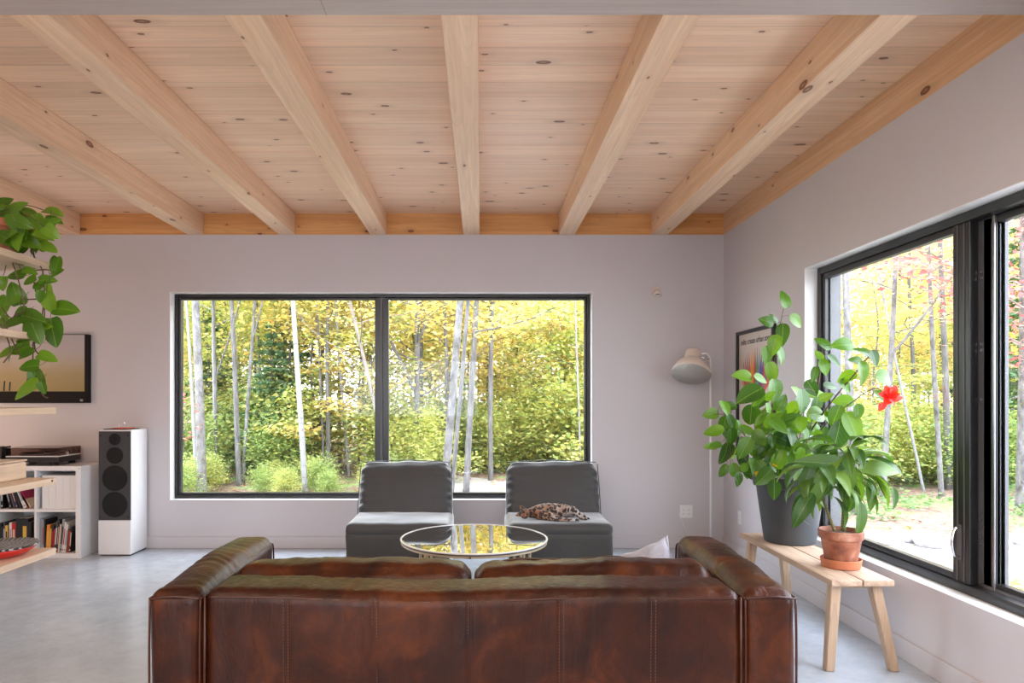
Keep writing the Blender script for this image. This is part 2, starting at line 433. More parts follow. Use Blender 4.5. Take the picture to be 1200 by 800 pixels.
# ================================================================ ROOM
ZB, ZC = 2.853, 3.047         # underside of beams, ceiling boards
XL, XR, YN, YB = -5.2, 2.216, -3.1, 6.22
TH = .205
def wall(name, parts, m='wall'):
    b = MB()
    for p in parts: b.box(*p)
    return b.build(name, M[m], kind='structure')
bw = (-2.83, 1.019, .435, 2.33)      # back window x0 x1 z0 z1
rw = (1.78, 4.665, .43, 2.25)        # right window y0 y1 z0 z1
nw = (-3.0, 0, .9, 2.3)  # unseen rear opening, added and sized for the daylight from behind
wall('floor', [(XL-TH, XR+TH, YN-TH, YB+TH, -.12, 0)], 'concrete')
wall('wall_back', [(XL-TH, bw[0], YB, YB+TH, 0, ZB), (bw[1], XR+TH, YB, YB+TH, 0, ZB), (bw[0], bw[1], YB, YB+TH, 0, bw[2]), (bw[0], bw[1], YB, YB+TH, bw[3], ZB)])
wall('wall_right', [(XR, XR+TH, YN, rw[0], 0, ZB), (XR, XR+TH, rw[1], YB, 0, ZB), (XR, XR+TH, rw[0], rw[1], 0, rw[2]), (XR, XR+TH, rw[0], rw[1], rw[3], ZB)])
wall('wall_rear', [(XL-TH, nw[0], YN-TH, YN, 0, ZC), (nw[1], XR+TH, YN-TH, YN, 0, ZC), (nw[0], nw[1], YN-TH, YN, 0, nw[2]), (nw[0], nw[1], YN-TH, YN, nw[3], ZC)])
wall('wall_left', [(XL-TH, XL, YN, YB, 0, ZC)])
wall('wall_partition', [(-2.97, -2.855, 2.2, 3.98, 0, ZB-.002)])
wall('ceiling', [(XL-TH, XR+TH, YN-TH, YB+TH, ZC, ZC+.25)], 'plank')
# white window liners so that the reveals read white
def liner(name, boxes): 
    b = MB()
    for q in boxes: b.box(*q)
    b.build(name, M['white'], kind='structure')
t = .004
liner('trim_1', [(bw[0], bw[0]+t, YB-.002, YB+TH, bw[2], bw[3]), (bw[1]-t, bw[1], YB-.002, YB+TH, bw[2], bw[3]), (bw[0], bw[1], YB-.002, YB+TH, bw[2], bw[2]+t), (bw[0], bw[1], YB-.002, YB+TH, bw[3]-t, bw[3])])
liner('trim_2', [(XR-.002, XR+.09, rw[0], rw[0]+t, rw[2], rw[3]), (XR-.002, XR+.09, rw[1]-t, rw[1], rw[2], rw[3]), (XR-.002, XR+TH, rw[0], rw[1], rw[2], rw[2]+t), (XR-.002, XR+TH, rw[0], rw[1], rw[3]-t, rw[3])])
for nm, q in (('baseboard_back', (XL, XR-.014, YB-.014, YB, 0, .108)), ('baseboard_right', (XR-.014, XR, YN, YB, 0, .108))):
    MB().box(*q).build(nm, M['white'] if 0 else M['wall'], kind='structure', bevel=.003)
# beams
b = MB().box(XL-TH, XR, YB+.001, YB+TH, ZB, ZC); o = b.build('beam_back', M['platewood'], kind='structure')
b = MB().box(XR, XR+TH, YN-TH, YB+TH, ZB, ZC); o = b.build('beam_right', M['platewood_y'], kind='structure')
HB = (2.34, 2.66)
MB().box(XL, XR, HB[0], HB[1], ZB, ZC).build('beam_header', M['header'], kind='structure', bevel=.004)
MB().box(-.60, -.5985, HB[0]+.002, HB[1]+.0005, ZB-.0006, ZB).build('beam_header_joint', M['blackgrey'], kind='structure')
xs = [-3.72, -2.595, -1.762, -.93, -.082, .785, 1.632, -4.55]
js = []
for i, x in enumerate(xs):
    off = (x, 4.44, ZB)
    b = MB(off).box(x-.074, x+.074, HB[1], YB, ZB, ZC)
    o = b.build('joist', M['joist'], loc=off, bevel=.005)
    lab = {-3.72: 'short looking pine joist nearest the left edge above the hanging vine', -2.595: 'pine joist over the tall white loudspeaker, with dark knots',
           -1.762: 'pine joist meeting the wall above the left pane of the back window', -.93: 'pine joist over the back window mullion, second left of the straight one',
           -.082: 'pine joist running straight away from the viewer at the middle', .785: 'pine joist meeting the wall near the back window right edge',
           1.632: 'pine joist nearest the right wall with large oval knots', -4.55: 'pine joist beyond the left picture edge'}[x]
    if x == -4.55: lab = 'outermost pine joist on the left, beyond the vine'
    tag(o, lab, 'beam', 'exposed ceiling joists')
    js.append(o)
for x in xs:      # joists of the kitchen bay, behind the header
    MB((x, 0, ZB)).box(x-.074, x+.074, YN, HB[0], ZB, ZC).build('beam_kitchen', M['joist'], loc=(x, 0, ZB), kind='structure', bevel=.005)

# ---------------------------------------------------------------- back window
def window_back():
    y0, y1 = YB+.087, YB+.165
    x0, x1, z0, z1 = bw[0]+.004, bw[1]-.004, bw[2]+.004, bw[3]-.004
    w = .028
    root = empty('window_1', ((x0+x1)/2, y0, z0)); root['kind'] = 'structure'; of = root.location
    f = MB(of); f.box(x0, x0+w, y0, y1, z0, z1); f.box(x1-w, x1, y0, y1, z0, z1); f.box(x0+w, x1-w, y0, y1, z0, z0+w); f.box(x0+w, x1-w, y0, y1, z1-w, z1)
    f.build('window_frame', M['black'], root, bevel=.004)
    xm = -.915
    for k, (a, c) in enumerate(((x0+w, xm), (xm, x1-w))):
        s = MB(of); u = .052 if True else 0; ya, yb = y0+.012, y1-.012
        za, zb = z0+w, z1-w; sw = .024; ms = .063
        l = ms if k == 1 else sw; r = ms if k == 0 else sw
        s.box(a, a+l, ya, yb, za, zb); s.box(c-r, c, ya, yb, za, zb); s.box(a+l, c-r, ya, yb, za, za+sw); s.box(a+l, c-r, ya, yb, zb-sw, zb)
        o = s.build('window_sash', M['black'], root, bevel=.006)
        g = MB(of).box(a+l, c-r, (ya+yb)/2-.002, (ya+yb)/2+.002, za+sw, zb-sw).build('window_pane', M['glass'], root)
    MB(of).box(xm-.010, xm+.010, y0-.004, y0+.014, z0+w, z1-w).build('mullion_cover', M['blackgrey'], root, bevel=.003)
window_back()
# ---------------------------------------------------------------- right window
def window_right():
    x0, x1 = XR+.082, XR+.20
    y0, y1, z0, z1 = rw[0]+.004, rw[1]-.004, rw[2]+.004, rw[3]-.004
    w = .045
    root = empty('window_2', (x0, (y0+y1)/2, z0)); root['kind'] = 'structure'; of = root.location
    f = MB(of); f.box(x0, x1, y0, y0+w, z0, z1); f.box(x0, x1, y1-w, y1, z0, z1); f.box(x0, x1, y0+w, y1-w, z0, z0+w); f.box(x0, x1, y0+w, y1-w, z1-w, z1)
    f.build('window_frame', M['black'], root, bevel=.004)
    # near-far order: far sash (with handle) slides in the inner track
    za, zb = z0+w, z1-w
    s = MB(of); a, c = 3.225, y1-w; xa, xb = x0+.012, x0+.055; sw = .035
    s.box(xa, xb, c-sw, c, za, zb); s.box(xa, xb, a, a+.115, za, zb); s.box(xa, xb, a+.115, c-sw, za, za+sw); s.box(xa, xb, a+.115, c-sw, zb-sw, zb)
    sash = s.build('window_sash', M['black'], root, bevel=.005)
    MB(of).box(xa-.004, xa, a+.03, a+.036, za, zb).box(xa-.004, xa, a+.075, a+.081, za, zb).build('sash_rib', M['blackgrey'], sash).location = (0, 0, 0)
    MB(of).box(xa+.019, xa+.024, a+.115, c-sw, za+sw, zb-sw).build('window_pane', M['glass'], root)
    MB(of).box(xa+.03, x1-.004, c-.05, c-.001, za, zb).build('outer_jamb', M['blackgrey'], root, bevel=.003)
    # fixed post between sashes
    MB(of).box(x0+.062, x1, 3.12, 3.26, za, zb).build('mullion', M['blackgrey'], root, bevel=.003)
    s = MB(of); a, c = y0+w, 3.205; xa, xb = x0+.062, x0+.105
    s.box(xa-.004, xb, c-.085, c-.055, za, zb); s.box(xa, xb, c-.055, c, za, zb); s.box(xa, xb, a, a+.06, za, zb); s.box(xa, xb, a, c, za, za+sw); s.box(xa, xb, a, c, zb-sw, zb)
    s.build('window_sash', M['black'], root, bevel=.005)
    s = MB(of).box(xa-.010, xa-.003, c-.083, c-.070, za, zb).build('track_strip', M['greymetal'], root, bevel=.002)
    MB(of).box(xa+.015, xa+.020, a+.06, c-.085, za+sw, zb-sw).build('window_pane', M['glass'], root)
    MB(of).box(x0+.055, x0+.062, y0+w, y1-w, za, za+.012).build('track_rail', M['greymetal'], root)
    # pull handle
    h = MB(of); hy = 3.285; hz = .67
    h.tube(spline([(x0+.008, hy, hz+.07), (x0-.018, hy-.002, hz+.06), (x0-.032, hy-.004, hz), (x0-.018, hy-.002, hz-.06), (x0+.008, hy, hz-.07)], 6), .0065, 8)
    tag(h.build('window_handle', M['chrome'], root, smooth=True), 'small chrome pull handle')
    MB(of).box(x0+.006, x0+.0115, hy-.012, hy+.012, hz-.085, hz+.085).build('handle_plate', M['blackgrey'], root)
    # latch notches down the dark channel
    q = MB(of)
    for z in (.75, .78, .81, .70, .67, 1.58, 1.61, 1.92, 1.95, 1.35):
        q.box(x0+.056, x0+.061, 3.205, 3.215, z, z+.014)
    q.build('track_clip', M['chrome'], root)
window_right()
# unseen window behind the viewer, added to let in more daylight
def added_window(i, x0, x1, y0, y1, z0, z1, along):
    root = empty('window_%d' % i, ((x0+x1)/2, (y0+y1)/2, z0)); root['kind'] = 'structure'; of = root.location
    f = MB(of); w = .06
    if along == 'x':
        ym = (y0+y1)/2; n = 4
        for k in range(n+1):
            xx = x0+(x1-x0-w)*k/n; f.box(xx, xx+w, ym-.04, ym+.04, z0, z1)
        f.box(x0, x1, ym-.04, ym+.04, z0, z0+w); f.box(x0, x1, ym-.04, ym+.04, z1-w, z1)
        g = MB(of).box(x0, x1, ym-.002, ym+.002, z0+w, z1-w)
    else:
        xm = (x0+x1)/2; n = 2
        for k in range(n+1):
            yy = y0+(y1-y0-w)*k/n; f.box(xm-.04, xm+.04, yy, yy+w, z0, z1)
        f.box(xm-.04, xm+.04, y0, y1, z0, z0+w); f.box(xm-.04, xm+.04, y0, y1, z1-w, z1)
        g = MB(of).box(xm-.002, xm+.002, y0, y1, z0+w, z1-w)
    f.build('window_frame', M['black'], root); g.build('window_pane', M['glass'], root)
added_window(3, nw[0], nw[1], YN-TH, YN, nw[2], nw[3], 'x')

# ================================================================ SOFA
def wr(p, s, a, seed=0):
    return noise.noise(Vector((p.x*s[0]+seed, p.y*s[1], p.z*s[2])))*a
def make_sofa():
    root = empty('leather_sofa', (-.03, 2.68, 0), 0, 'long brown leather sofa seen from behind, with thick low arms', 'sofa')
    of = root.location
    XA0, XA1, XB0, XB1 = -1.31, -1.095, 1.035, 1.25
    seams = [-.764, -.415, -.04, .318, .678]
    def fb(p, n, u):
        d = Vector((0, 0, 0))
        # top crest sags a little in the middle, rear face grooves on panel seams
        if u.y < -.2:
            g = 0
            for s in seams: g += math.exp(-((p.x-s)/.007)**2)
            d.y += .007*g*max(0, min(1, (-u.y-.2)*2))*(1 if u.z < .93 else .2)
            d.y += wr(p, (3, 1, 2.2), .012, 3)+wr(p, (16, 1, 4), .004, 9)
        top = max(0, u.z-.6)/.4
        sag = -.016*math.exp(-((p.x+.12)/.55)**2)+.004*math.sin(p.x*5)
        d.z += sag*max(0, u.z)
        d.z += top*(wr(p, (7, 3, 1), .005, 5)+wr(p, (42, 9, 1), .003, 1))
        return d
    b = MB(of); soft_box(b, XA1+.002, XB0-.002, 2.68, 2.955, .05, .605, r=.05, res=.0115, puff=(0, .006, .012), fn=fb)
    back = b.build('backrest', M['leather'], root, smooth=True)
    # piping rim along top rear edge of the back
    def rim(fnp, n=60, r=.0045): return spline([fnp(i/(n-1)) for i in range(n)], 2)
    def zr(x): return .578-.016*math.exp(-((x+.12)/.55)**2)+.004*math.sin(x*5)
    p = MB(of); p.tube(rim(lambda t: (XA1+.03+(XB0-XA1-.06)*t, 2.684+noise.noise(Vector((t*30, 0, 3)))*.002, zr(XA1+(XB0-XA1)*t)+noise.noise(Vector((t*24, 2, 1)))*.002)), .0050, 6)
    for xx in (XA1+.012, XB0-.012): p.tube([(xx, 2.684, .58), (xx, 2.680, .3), (xx, 2.684, .08)], .005, 6)
    p.build('piping', M['piping'], back, smooth=True)
    for s in seams:
        st = MB(of)
        for dx in (-.009, .009):
            z = .10
            while z < .565:
                st.box(s+dx-.0011, s+dx+.0011, 2.6765+wr(Vector((s, 2.68, z)), (3, 1, 2.2), .012, 3), 2.685, z, z+.008); z += .0125
        st.build('stitching', M['stitch'], back)
    def arm(x0, x1, side):
        def fa(p, n, u):
            d = Vector((0, 0, 0))
            k = math.sin(p.y*95+noise.noise(Vector((p.x*9, p.y*5, 1)))*7)*(.5+noise.noise(Vector((p.y*6, 2, 8))))
            top = max(0, u.z-.3)/.7
            ends = max(0, 1-abs(u.y))**.4
            d.z += top*(k*.0032*ends+wr(p, (6, 5, 1), .008, side))
            d.x += u.x*(1-abs(u.z)*.4)*(wr(p, (1, 7, 3), .008, side+4)+.002*k*ends*top)
            d.z += max(0, u.z)*.030*max(0, (u.y+.6)/1.6)     # crest rises to the front
            d.y += u.y*wr(p, (12, 1, 5), .006, 7) if abs(u.y) > .7 else 0
            return d
        b = MB(of); soft_box(b, x0, x1, 2.68, 3.63, .05, .605, r=.052, res=.0125, puff=(.012, .01, .030), fn=fa)
        a = b.build('armrest', M['leather'], root, smooth=True)
        p = MB(of)
        for xx in (x0+.008, x1-.008): p.tube(spline([(xx, 2.688, .08), (xx, 2.683, .35), (xx, 2.69, .57)], 5), .0048, 6)
        p.tube(spline([(x0+.010, 2.690, .572), (x0+.06, 2.681, .580), ((x0+x1)/2, 2.677, .584), (x1-.06, 2.681, .580), (x1-.010, 2.690, .572)], 5), .0048, 6)
        for xx in (x0+.006, x1-.006):
            p.tube(spline([(xx, 2.69, .572), (xx, 2.9, .577), (xx, 3.2, .588), (xx, 3.45, .598), (xx, 3.60, .597)], 6), .0048, 6)
            p.tube(spline([(xx, 3.60, .597), (xx, 3.632, .55), (xx, 3.635, .3), (xx, 3.625, .08)], 5), .0048, 6)
        p.build('piping', M['piping'], a, smooth=True)
    arm(XA0, XA1, 1); arm(XB0, XB1, 2)
    for x0, x1, sd in ((-1.088, -.040, 1), (-.028, 1.028, 6)):
        def fc(p, n, u, sd=sd):
            d = Vector((0, 0, 0))
            d.z += max(0, u.z)*(wr(p, (5, 4, 1), .014, sd)+wr(p, (18, 8, 1), .006, sd+3)-.016*abs(u.x)**8)
            d.y += u.y*wr(p, (6, 2, 6), .012, sd+9)
            return d
        b = MB(of); soft_box(b, x0, x1, 2.975, 3.19, .36, .622, r=.062, res=.016, puff=(.0, .03, .014), fn=fc)
        c = b.build('back_cushion', M['leather'], root, smooth=True)
        p = MB(of)
        pts = []
        for i in range(40):
            t = i/39; x = x0+.03+(x1-x0-.06)*t; u = 2*t-1
            q = Vector((x, 3.0, .62))
            z = .612+wr(q, (5, 4, 1), .014, sd)+wr(q, (18, 8, 1), .006, sd+3)-.05*abs(u)**12
            pts.append((x, 3.14, z+.014*(1-u*u)))
        p.tube(spline(pts, 2), .005, 6); p.build('piping', M['piping'], c, smooth=True)
        b = MB(of); soft_box(b, x0, x1, 2.98, 3.60, .24, .39, r=.05, res=.03, puff=(.0, .01, .02))
        b.build('seat_cushion', M['leather'], root, smooth=True)
    MB(of).box(XA1, XB0, 2.70, 3.58, .06, .24).build('base_frame', M['leather'], root, bevel=.02)
    for x in (XA0+.06, XB1-.10):
        for y in (2.74, 3.53): MB(of).box(x, x+.04, y, y+.04, 0, .07).build('foot', M['plastic_black'], root, bevel=.004)
make_sofa()
# grey pillow on the seat beside the right arm
def pillow():
    root = empty('throw_pillow', (.86, 3.38, .41), 0)
    b = MB()
    def fp(p, n, u):
        e = max(abs(u.x), abs(u.z)); k = Vector((0, 0, 0))
        k.y = -u.y*.035*(max(abs(u.x), abs(u.z))**3)
        a = wr(p, (9, 9, 14), .012, 4)+wr(p, (26, 10, 26), .006, 2)
        k.y += u.y*a; k.x += wr(p, (4, 6, 12), .012, 7); k.z += wr(p, (12, 6, 6), .012, 1)
        c = abs(u.x)*abs(u.z); k.x += .02*u.x*c**3; k.z += .02*u.z*c**3
        return k
    soft_box(b, -.20, .20, -.055, .055, -.01, .37, r=.04, res=.012, puff=(-.02, .045, -.02), fn=fp)
    o = b.build('pillow_cover', M['greypillow'], None, smooth=True)
    o.name = 'throw_pillow'; bpy.data.objects.remove(root)
    o.location = (.86, 3.42, .39); o.scale = (.8, .85, .66); o.rotation_euler = (R(-30), R(-28), R(-30))
    tag(o, 'crumpled pale grey linen pillow on the sofa beside the right arm', 'pillow')
pillow()
# ================================================================ SLIPPER CHAIRS
def make_chair():
    root = empty('slipper_chair', (0, 0, 0))
    w = .387
    def fs(p, n, u):
        return Vector((u.x*wr(p, (2, 5, 7), .008), -wr(p, (5, 2, 5), .008, 2)*(1 if u.y < 0 else 0), wr(p, (6, 6, 1), .006, 4)*max(0, u.z)))
    b = MB(); soft_box(b, -w, w, 0, .86, .012, .372, r=.022, res=.03, puff=(.004, .006, 0), fn=fs); b.build('skirted_base', M['slipcover'], root, smooth=True)
    b = MB(); soft_box(b, -w-.002, w+.002, -.004, .60, .335, .432, r=.036, res=.018, puff=(.005, .004, .014), fn=fs)
    s = b.build('seat', M['slipcover'], root, smooth=True)
    tt = R(-17)
    b = MB()
    def fbk(p, n, u):
        d = Vector((0, 0, 0))
        e = abs(u.x)**3
        d.y += u.y*(wr(p, (3, 2, 4), .014, 5)+.010*e*math.sin(p.z*95+p.x*3+2*noise.noise(p*9)))
        d.z += max(0, u.z)*(wr(p, (6, 3, 1), .012, 2)-.012*abs(u.x)**10)
        d.x += u.x*(-.012*max(0, u.z)**2+.006*math.sin(p.z*60)*abs(u.y))
        return d
    soft_box(b, -w+.004, w-.004, -.10, .10, -.10, .42, r=.062, res=.014, puff=(.002, .028, .012), fn=fbk)
    bk = b.build('backrest', M['slipcover'], root, smooth=True, loc=(0, .585, .412))
    bk.rotation_euler = (tt, 0, 0)
    b = MB()
    for x in (-w+.004, w-.004): b.tube(spline([(x, -.085, -.02), (x*.995, -.088, .2), (x*.985, -.075, .40)], 5), .004, 6)
    b.tube(spline([(-w+.02, -.07, .415), (0, -.075, .432), (w-.02, -.07, .415)], 8), .004, 6)
    pz = b.build('backrest_seam', M['slipcover'], bk, smooth=True)
    for x in (-w+.05, w-.09):
        for y in (.04, .78): MB().box(x, x+.04, y, y+.04, 0, .02).build('foot', M['plastic_black'], root)
    return root
ch = make_chair(); ch.location = (-.617, 5.06, 0)
tag(ch, 'empty armless charcoal chair on the left, in front of the window mullion', 'chair', 'charcoal slipper chairs under the back window')
c2 = copy_tree(ch); c2.location = (.597, 5.06, 0); tag(c2, 'armless charcoal chair on the right with the sleeping cat on it', 'chair')
# ================================================================ CAT
def make_cat():
    m, nt, b = mat('spotted_cat_fur'); co = objco(nt)
    w = noise_(nt, co, 14, 2)
    va = nt.nodes.new('ShaderNodeVectorMath'); va.operation = 'MULTIPLY_ADD'; nt.links.new(w.outputs['Color'], va.inputs[0]); va.inputs[1].default_value = (.035,)*3; nt.links.new(co, va.inputs[2])
    vo = nt.nodes.new('ShaderNodeTexVoronoi'); vo.inputs['Scale'].default_value = 36; nt.links.new(va.outputs[0], vo.inputs['Vector'])
    spots = ramp(nt, [(.0, (.45,)*3), (.14, (.6,)*3), (.22, (1,)*3), (.46, (1,)*3), (.56, (0,)*3)], vo.outputs['Distance']).outputs[0]
    n = noise_(nt, co, 7, 3)
    sp = nt.nodes.new('ShaderNodeSeparateXYZ'); nt.links.new(co, sp.inputs[0])
    base = ramp(nt, [(.42, (.22, .085, .035)), (.55, (.32, .19, .12)), (.66, (.48, .45, .44))], math_(nt, 'ADD', math_(nt, 'MULTIPLY', n.outputs['Fac'], .6), math_(nt, 'MULTIPLY_ADD', sp.outputs[0], .30, .24))).outputs[0]
    nt.links.new(mixc(nt, base, (.018, .010, .008), spots), b.inputs['Base Color']); b.inputs['Roughness'].default_value = .75
    b.inputs['Sheen Weight'].default_value = .3
    hn = noise_(nt, co, 260, 2); bump(nt, b, hn.outputs['Fac'], .3, .003)
    b = MB()
    # x runs from head (-) to paws (+); y toward viewer is -; lies on its side, belly to the viewer
    def chain(pts, rr, k=5, n=14):
        q = spline(pts, k); rad = []
        for i in range(len(rr)-1):
            for j in range(k): rad.append(rr[i]+(rr[i+1]-rr[i])*j/k)
        rad.append(rr[-1]); b.tube(q, rad, n)
        for e, r in ((q[0], rad[0]), (q[-1], rad[-1])): b.ell(e, (r, r, r), n=12, k=8)
    chain([(-.155, .01, .048), (-.08, .02, .058), (.0, .03, .062), (.08, .035, .058), (.145, .03, .052), (.185, .02, .045)], [.038, .054, .060, .056, .055, .036])
    # head on its side, chin to the viewer
    b.ell((-.205, -.005, .046), (.042, .040, .040)); b.ell((-.222, -.034, .038), (.020, .022, .018)); b.ell((-.205, -.022, .030), (.026, .024, .018))
    for (ex, ey, ez), (tx, ty, tz) in (((-.222, .008, .078), (-.246, .006, .122)), ((-.235, -.004, .046), (-.285, -.004, .030))):
        a = Vector((ex, ey, ez)); t_ = Vector((tx, ty, tz)); b.tube([a, a*.6+t_*.4, a*.25+t_*.75, t_], [.021, .0165, .009, .003], 10)
    # hind legs stretched to the right, thigh high
    chain([(.15, .0, .062), (.19, -.03, .070), (.225, -.055, .045), (.25, -.075, .020), (.272, -.085, .014)], [.040, .033, .022, .014, .013])
    chain([(.15, .03, .05), (.21, .02, .048), (.25, -.01, .040), (.285, -.03, .022), (.300, -.045, .014)], [.036, .027, .018, .013, .013])
    # fore legs reach right along the belly
    chain([(-.10, -.03, .05), (-.03, -.055, .052), (.03, -.085, .030), (.10, -.10, .016), (.165, -.105, .013)], [.030, .023, .017, .013, .013])
    chain([(-.10, -.04, .03), (-.01, -.085, .020), (.06, -.11, .014), (.13, -.13, .013), (.195, -.12, .013)], [.026, .018, .014, .012, .013])
    for x, y in ((.176, -.107), (.206, -.122), (.284, -.089), (.310, -.050)):
        for k in (-1, 0, 1): b.ell((x+.004, y+k*.007-.002, .012), (.009, .006, .008), n=8, k=6)
    # tail curled behind
    chain([(.17, .05, .04), (.22, .08, .022), (.20, .11, .014), (.12, .12, .013), (.04, .12, .012)], [.018, .014, .012, .011, .008])
    o = b.build('cat', m, None, smooth=True)
    r = o.modifiers.new('remesh', 'REMESH'); r.mode = 'VOXEL'; r.voxel_size = .0032; r.use_smooth_shade = True
    s = o.modifiers.new('smooth', 'SMOOTH'); s.factor = .5; s.iterations = 5
    o.location = (.530, 5.235, .436); o.rotation_euler = (0, 0, R(4)); o.scale = (.93, .95, 1.0)
    tag(o, 'spotted brown and silver cat asleep on its side, legs stretched right', 'cat')
    # face details
    dk = plain('cat_dark', (.012, .008, .007), .3); pk = plain('cat_pink', (.55, .25, .22), .5)
    q = MB(); q.ell((-.238, -.050, .040), (.006, .005, .004), n=8, k=6)
    tag(q.build('nose', pk, o, smooth=True), 'small pink nose')
    for y, z in ((-.036, .062), (-.0435, .040+.010)):
        q = MB(); q.tube(spline([(-.232+.004, y, z), (-.226, y-.004, z-.002), (-.218, y-.003, z+.003)], 4), .0018, 6); tag(q.build('closed_eye', dk, o), 'thin dark closed eyelid')
make_cat()
# ================================================================ TABLE
def make_table():
    root = empty('round_coffee_table', (-.04, 4.286, 0), 0, 'low round coffee table with mirror-like glass top and pale brass legs', 'table')
    m, nt, b = mat('mirror_glass_top'); b.inputs['Base Color'].default_value = (.86, .88, .88, 1); b.inputs['Metallic'].default_value = 1; b.inputs['Roughness'].default_value = .02
    n = noise_(nt, objco(nt), 2.0, 2); r = ramp(nt, [(.3, (.84, .86, .86)), (.7, (.88, .90, .90))], n.outputs['Fac']); nt.links.new(r.outputs[0], b.inputs['Base Color'])
    MB().lathe([(0, .480), (.440, .480), (.449, .4805), (.4505, .484), (.449, .4875), (.440, .488), (0, .488)], 96).build('glass_top', m, root, smooth=False)
    MB().lathe([(.4505, .483), (.460, .483), (.4615, .485), (.4615, .489), (.459, .4905), (.4505, .4905)], 96, closed=True).build('rim', M['whitelac'], root, smooth=False)
    MB().lathe([(.40, .474), (.456, .474), (.458, .4825), (.40, .4825)], 96, closed=True).build('under_band', M['blackgrey'], root)
    MB().lathe([(.415, .461), (.452, .461), (.457, .464), (.457, .474), (.415, .474)], 96, closed=True).build('apron_ring', M['brass'], root)
    MB().tube([(-.018, -.458, .468), (-.018, -.4665, .468)], .006, 10).build('screw', M['chrome'], root)
    for k in range(4):
        a = R(45+90*k+2); c, s = math.cos(a), math.sin(a); g = MB()
        for d in (-.028, .028):
            g.tube([(.425*c-d*s, .425*s+d*c, .456), (.425*c-d*s, .425*s+d*c, .006)], .0085, 10)
        g.box(.425*c-.012, .425*c+.012, .425*s-.012, .425*s+.012, 0, .012)
        g.tube([(.425*c+.03*s, .425*s-.03*c, .008), (.425*c-.03*s, .425*s+.03*c, .008)], .008, 8)
        g.build('leg', M['brass'], root)
make_table()
# ================================================================ LEFT SHELVING
zs = [.488, .898, 1.31, 1.725, 2.145]
pl_lab = ['lowest open pine shelf board, carrying the red dish', 'second lowest open pine shelf board, with a small dark hole near its end', 'middle open pine shelf board just under the wall picture',
          'open pine shelf board crossing the top of the wall picture', 'topmost open pine shelf board holding the trailing vine']
for i, z in enumerate(zs):
    b = MB((-2.67, 3.1, z)); b.box(-2.853, -2.485, 2.25, 4.0, z-.038, z)
    root = b.build('shelf_board', M['shelfwood'], None, loc=(-2.67, 3.1, z), bevel=.003)
    tag(root, pl_lab[i], 'shelf', 'open pine shelf boards on the left')
    if i == 1: MB().lathe([(0, 0), (.007, 0), (.007, .003), (0, .003)], 14, mat=Matrix.Rotation(R(90), 4, 'Y')).build('screw_hole', M['plastic_black'], root, loc=(.184, .86, -.014))
# pieces on the boards
def red_dish():
    root = empty('red_dish', (-2.668, 3.785, .488), 0, 'glossy red round dish with black patterned tray, lowest pine board', 'dish')
    sc = Matrix.Diagonal((1.14, 1.16, 1, 1))
    MB().lathe([(0, .0), (.085, .0), (.115, .012), (.150, .040), (.155, .052), (.150, .052), (.12, .022), (0, .014)], 48, mat=sc).build('bowl', M['red'], root, smooth=True)
    m, nt, b = mat('patterned_black_tray'); co = objco(nt, (1, 1, 1)); w = nt.nodes.new('ShaderNodeTexWave'); w.inputs['Scale'].default_value = 14; w.inputs['Distortion'].default_value = 6; w.inputs['Detail'].default_value = 3
    nt.links.new(co, w.inputs['Vector']); r = ramp(nt, [(.55, (.015, .015, .017)), (.75, (.45, .45, .47))], w.outputs['Fac']); nt.links.new(r.outputs[0], b.inputs['Base Color']); b.inputs['Roughness'].default_value = .35
    MB().lathe([(0, .060), (.10, .058), (.135, .056), (.163, .066), (.166, .058), (.150, .050), (0, .048)], 48, mat=sc).build('tray', m, root, smooth=True)
red_dish()
def wooden_box():
    root = empty('wooden_box', (-2.735, 3.84, .898), 0, 'pale wooden box with rounded corner standing on the second lowest pine board', 'box')
    b = MB(); b.box(-.105, .105, -.12, .12, 0, .10); b.build('body', M['shelfwood'], root, bevel=.012, seg=4)
    MB().box(-.107, .107, -.122, .122, .102, .112).build('lid', M['shelfwood'], root, bevel=.004)
wooden_box()
# pothos
def leaf(mb, base, d, nrm, L, Wd, droop=.25, fold=.25, shape='ovate', nseg=9, m=0):
    """one leaf with real curvature: base point, direction, up normal, length, half width"""
    base = Vector(base); d = Vector(d).normalized(); nrm = Vector(nrm); nrm = (nrm-d*nrm.dot(d))
    nrm = nrm.normalized() if nrm.length > 1e-5 else d.orthogonal().normalized()
    s = d.cross(nrm); vs = []; fs = []; uv = []
    rows = []
    for i in range(nseg+1):
        t = .5-.5*math.cos(math.pi*i/nseg) if shape != 'lance' else i/nseg
        if shape == 'ovate': w = max(t, 0)**.48*max(1-t, 0)**.88/.412
        elif shape == 'heart': w = max(t, 0)**.34*max(1-t, 0)**.78/.51
        else: w = math.sin(math.pi*t**.8)**.8 if 0 < t < 1 else 0
        w = max(w, .02)*Wd
        ang = droop*t*1.6
        c = base+d*(L*(math.sin(ang)/ang*t if ang > 1e-3 else t))-nrm*(L*t*(1-math.cos(ang))/max(ang, 1e-3) if ang > 1e-3 else 0)
        up = (nrm*math.cos(ang)+d*math.sin(ang))
        hb = -L*.07*(1 if shape == 'heart' and 0 < t < .3 else 0)
        for j, q in enumerate((-1, -.5, 0, .5, 1)):
            vs.append(c+s*(q*w)+up*(fold*abs(q)*w)+d*(hb*abs(q)))
            rows.append((q*w/Wd, t))
    for i in range(nseg):
        for j in range(4):
            f = (i*5+j, i*5+j+1, (i+1)*5+j+1, (i+1)*5+j); fs.append(f); uv.append([rows[k] for k in f])
    mb.add(vs, fs, m, uv)
M['pothos'] = leafmat('pothos_leaf', [(.05, .14, .012), (.09, .22, .018), (.17, .33, .025), (.06, .16, .012)], (.20, .34, .06), .35, .3, tr=(2.0, 1.8, .5))
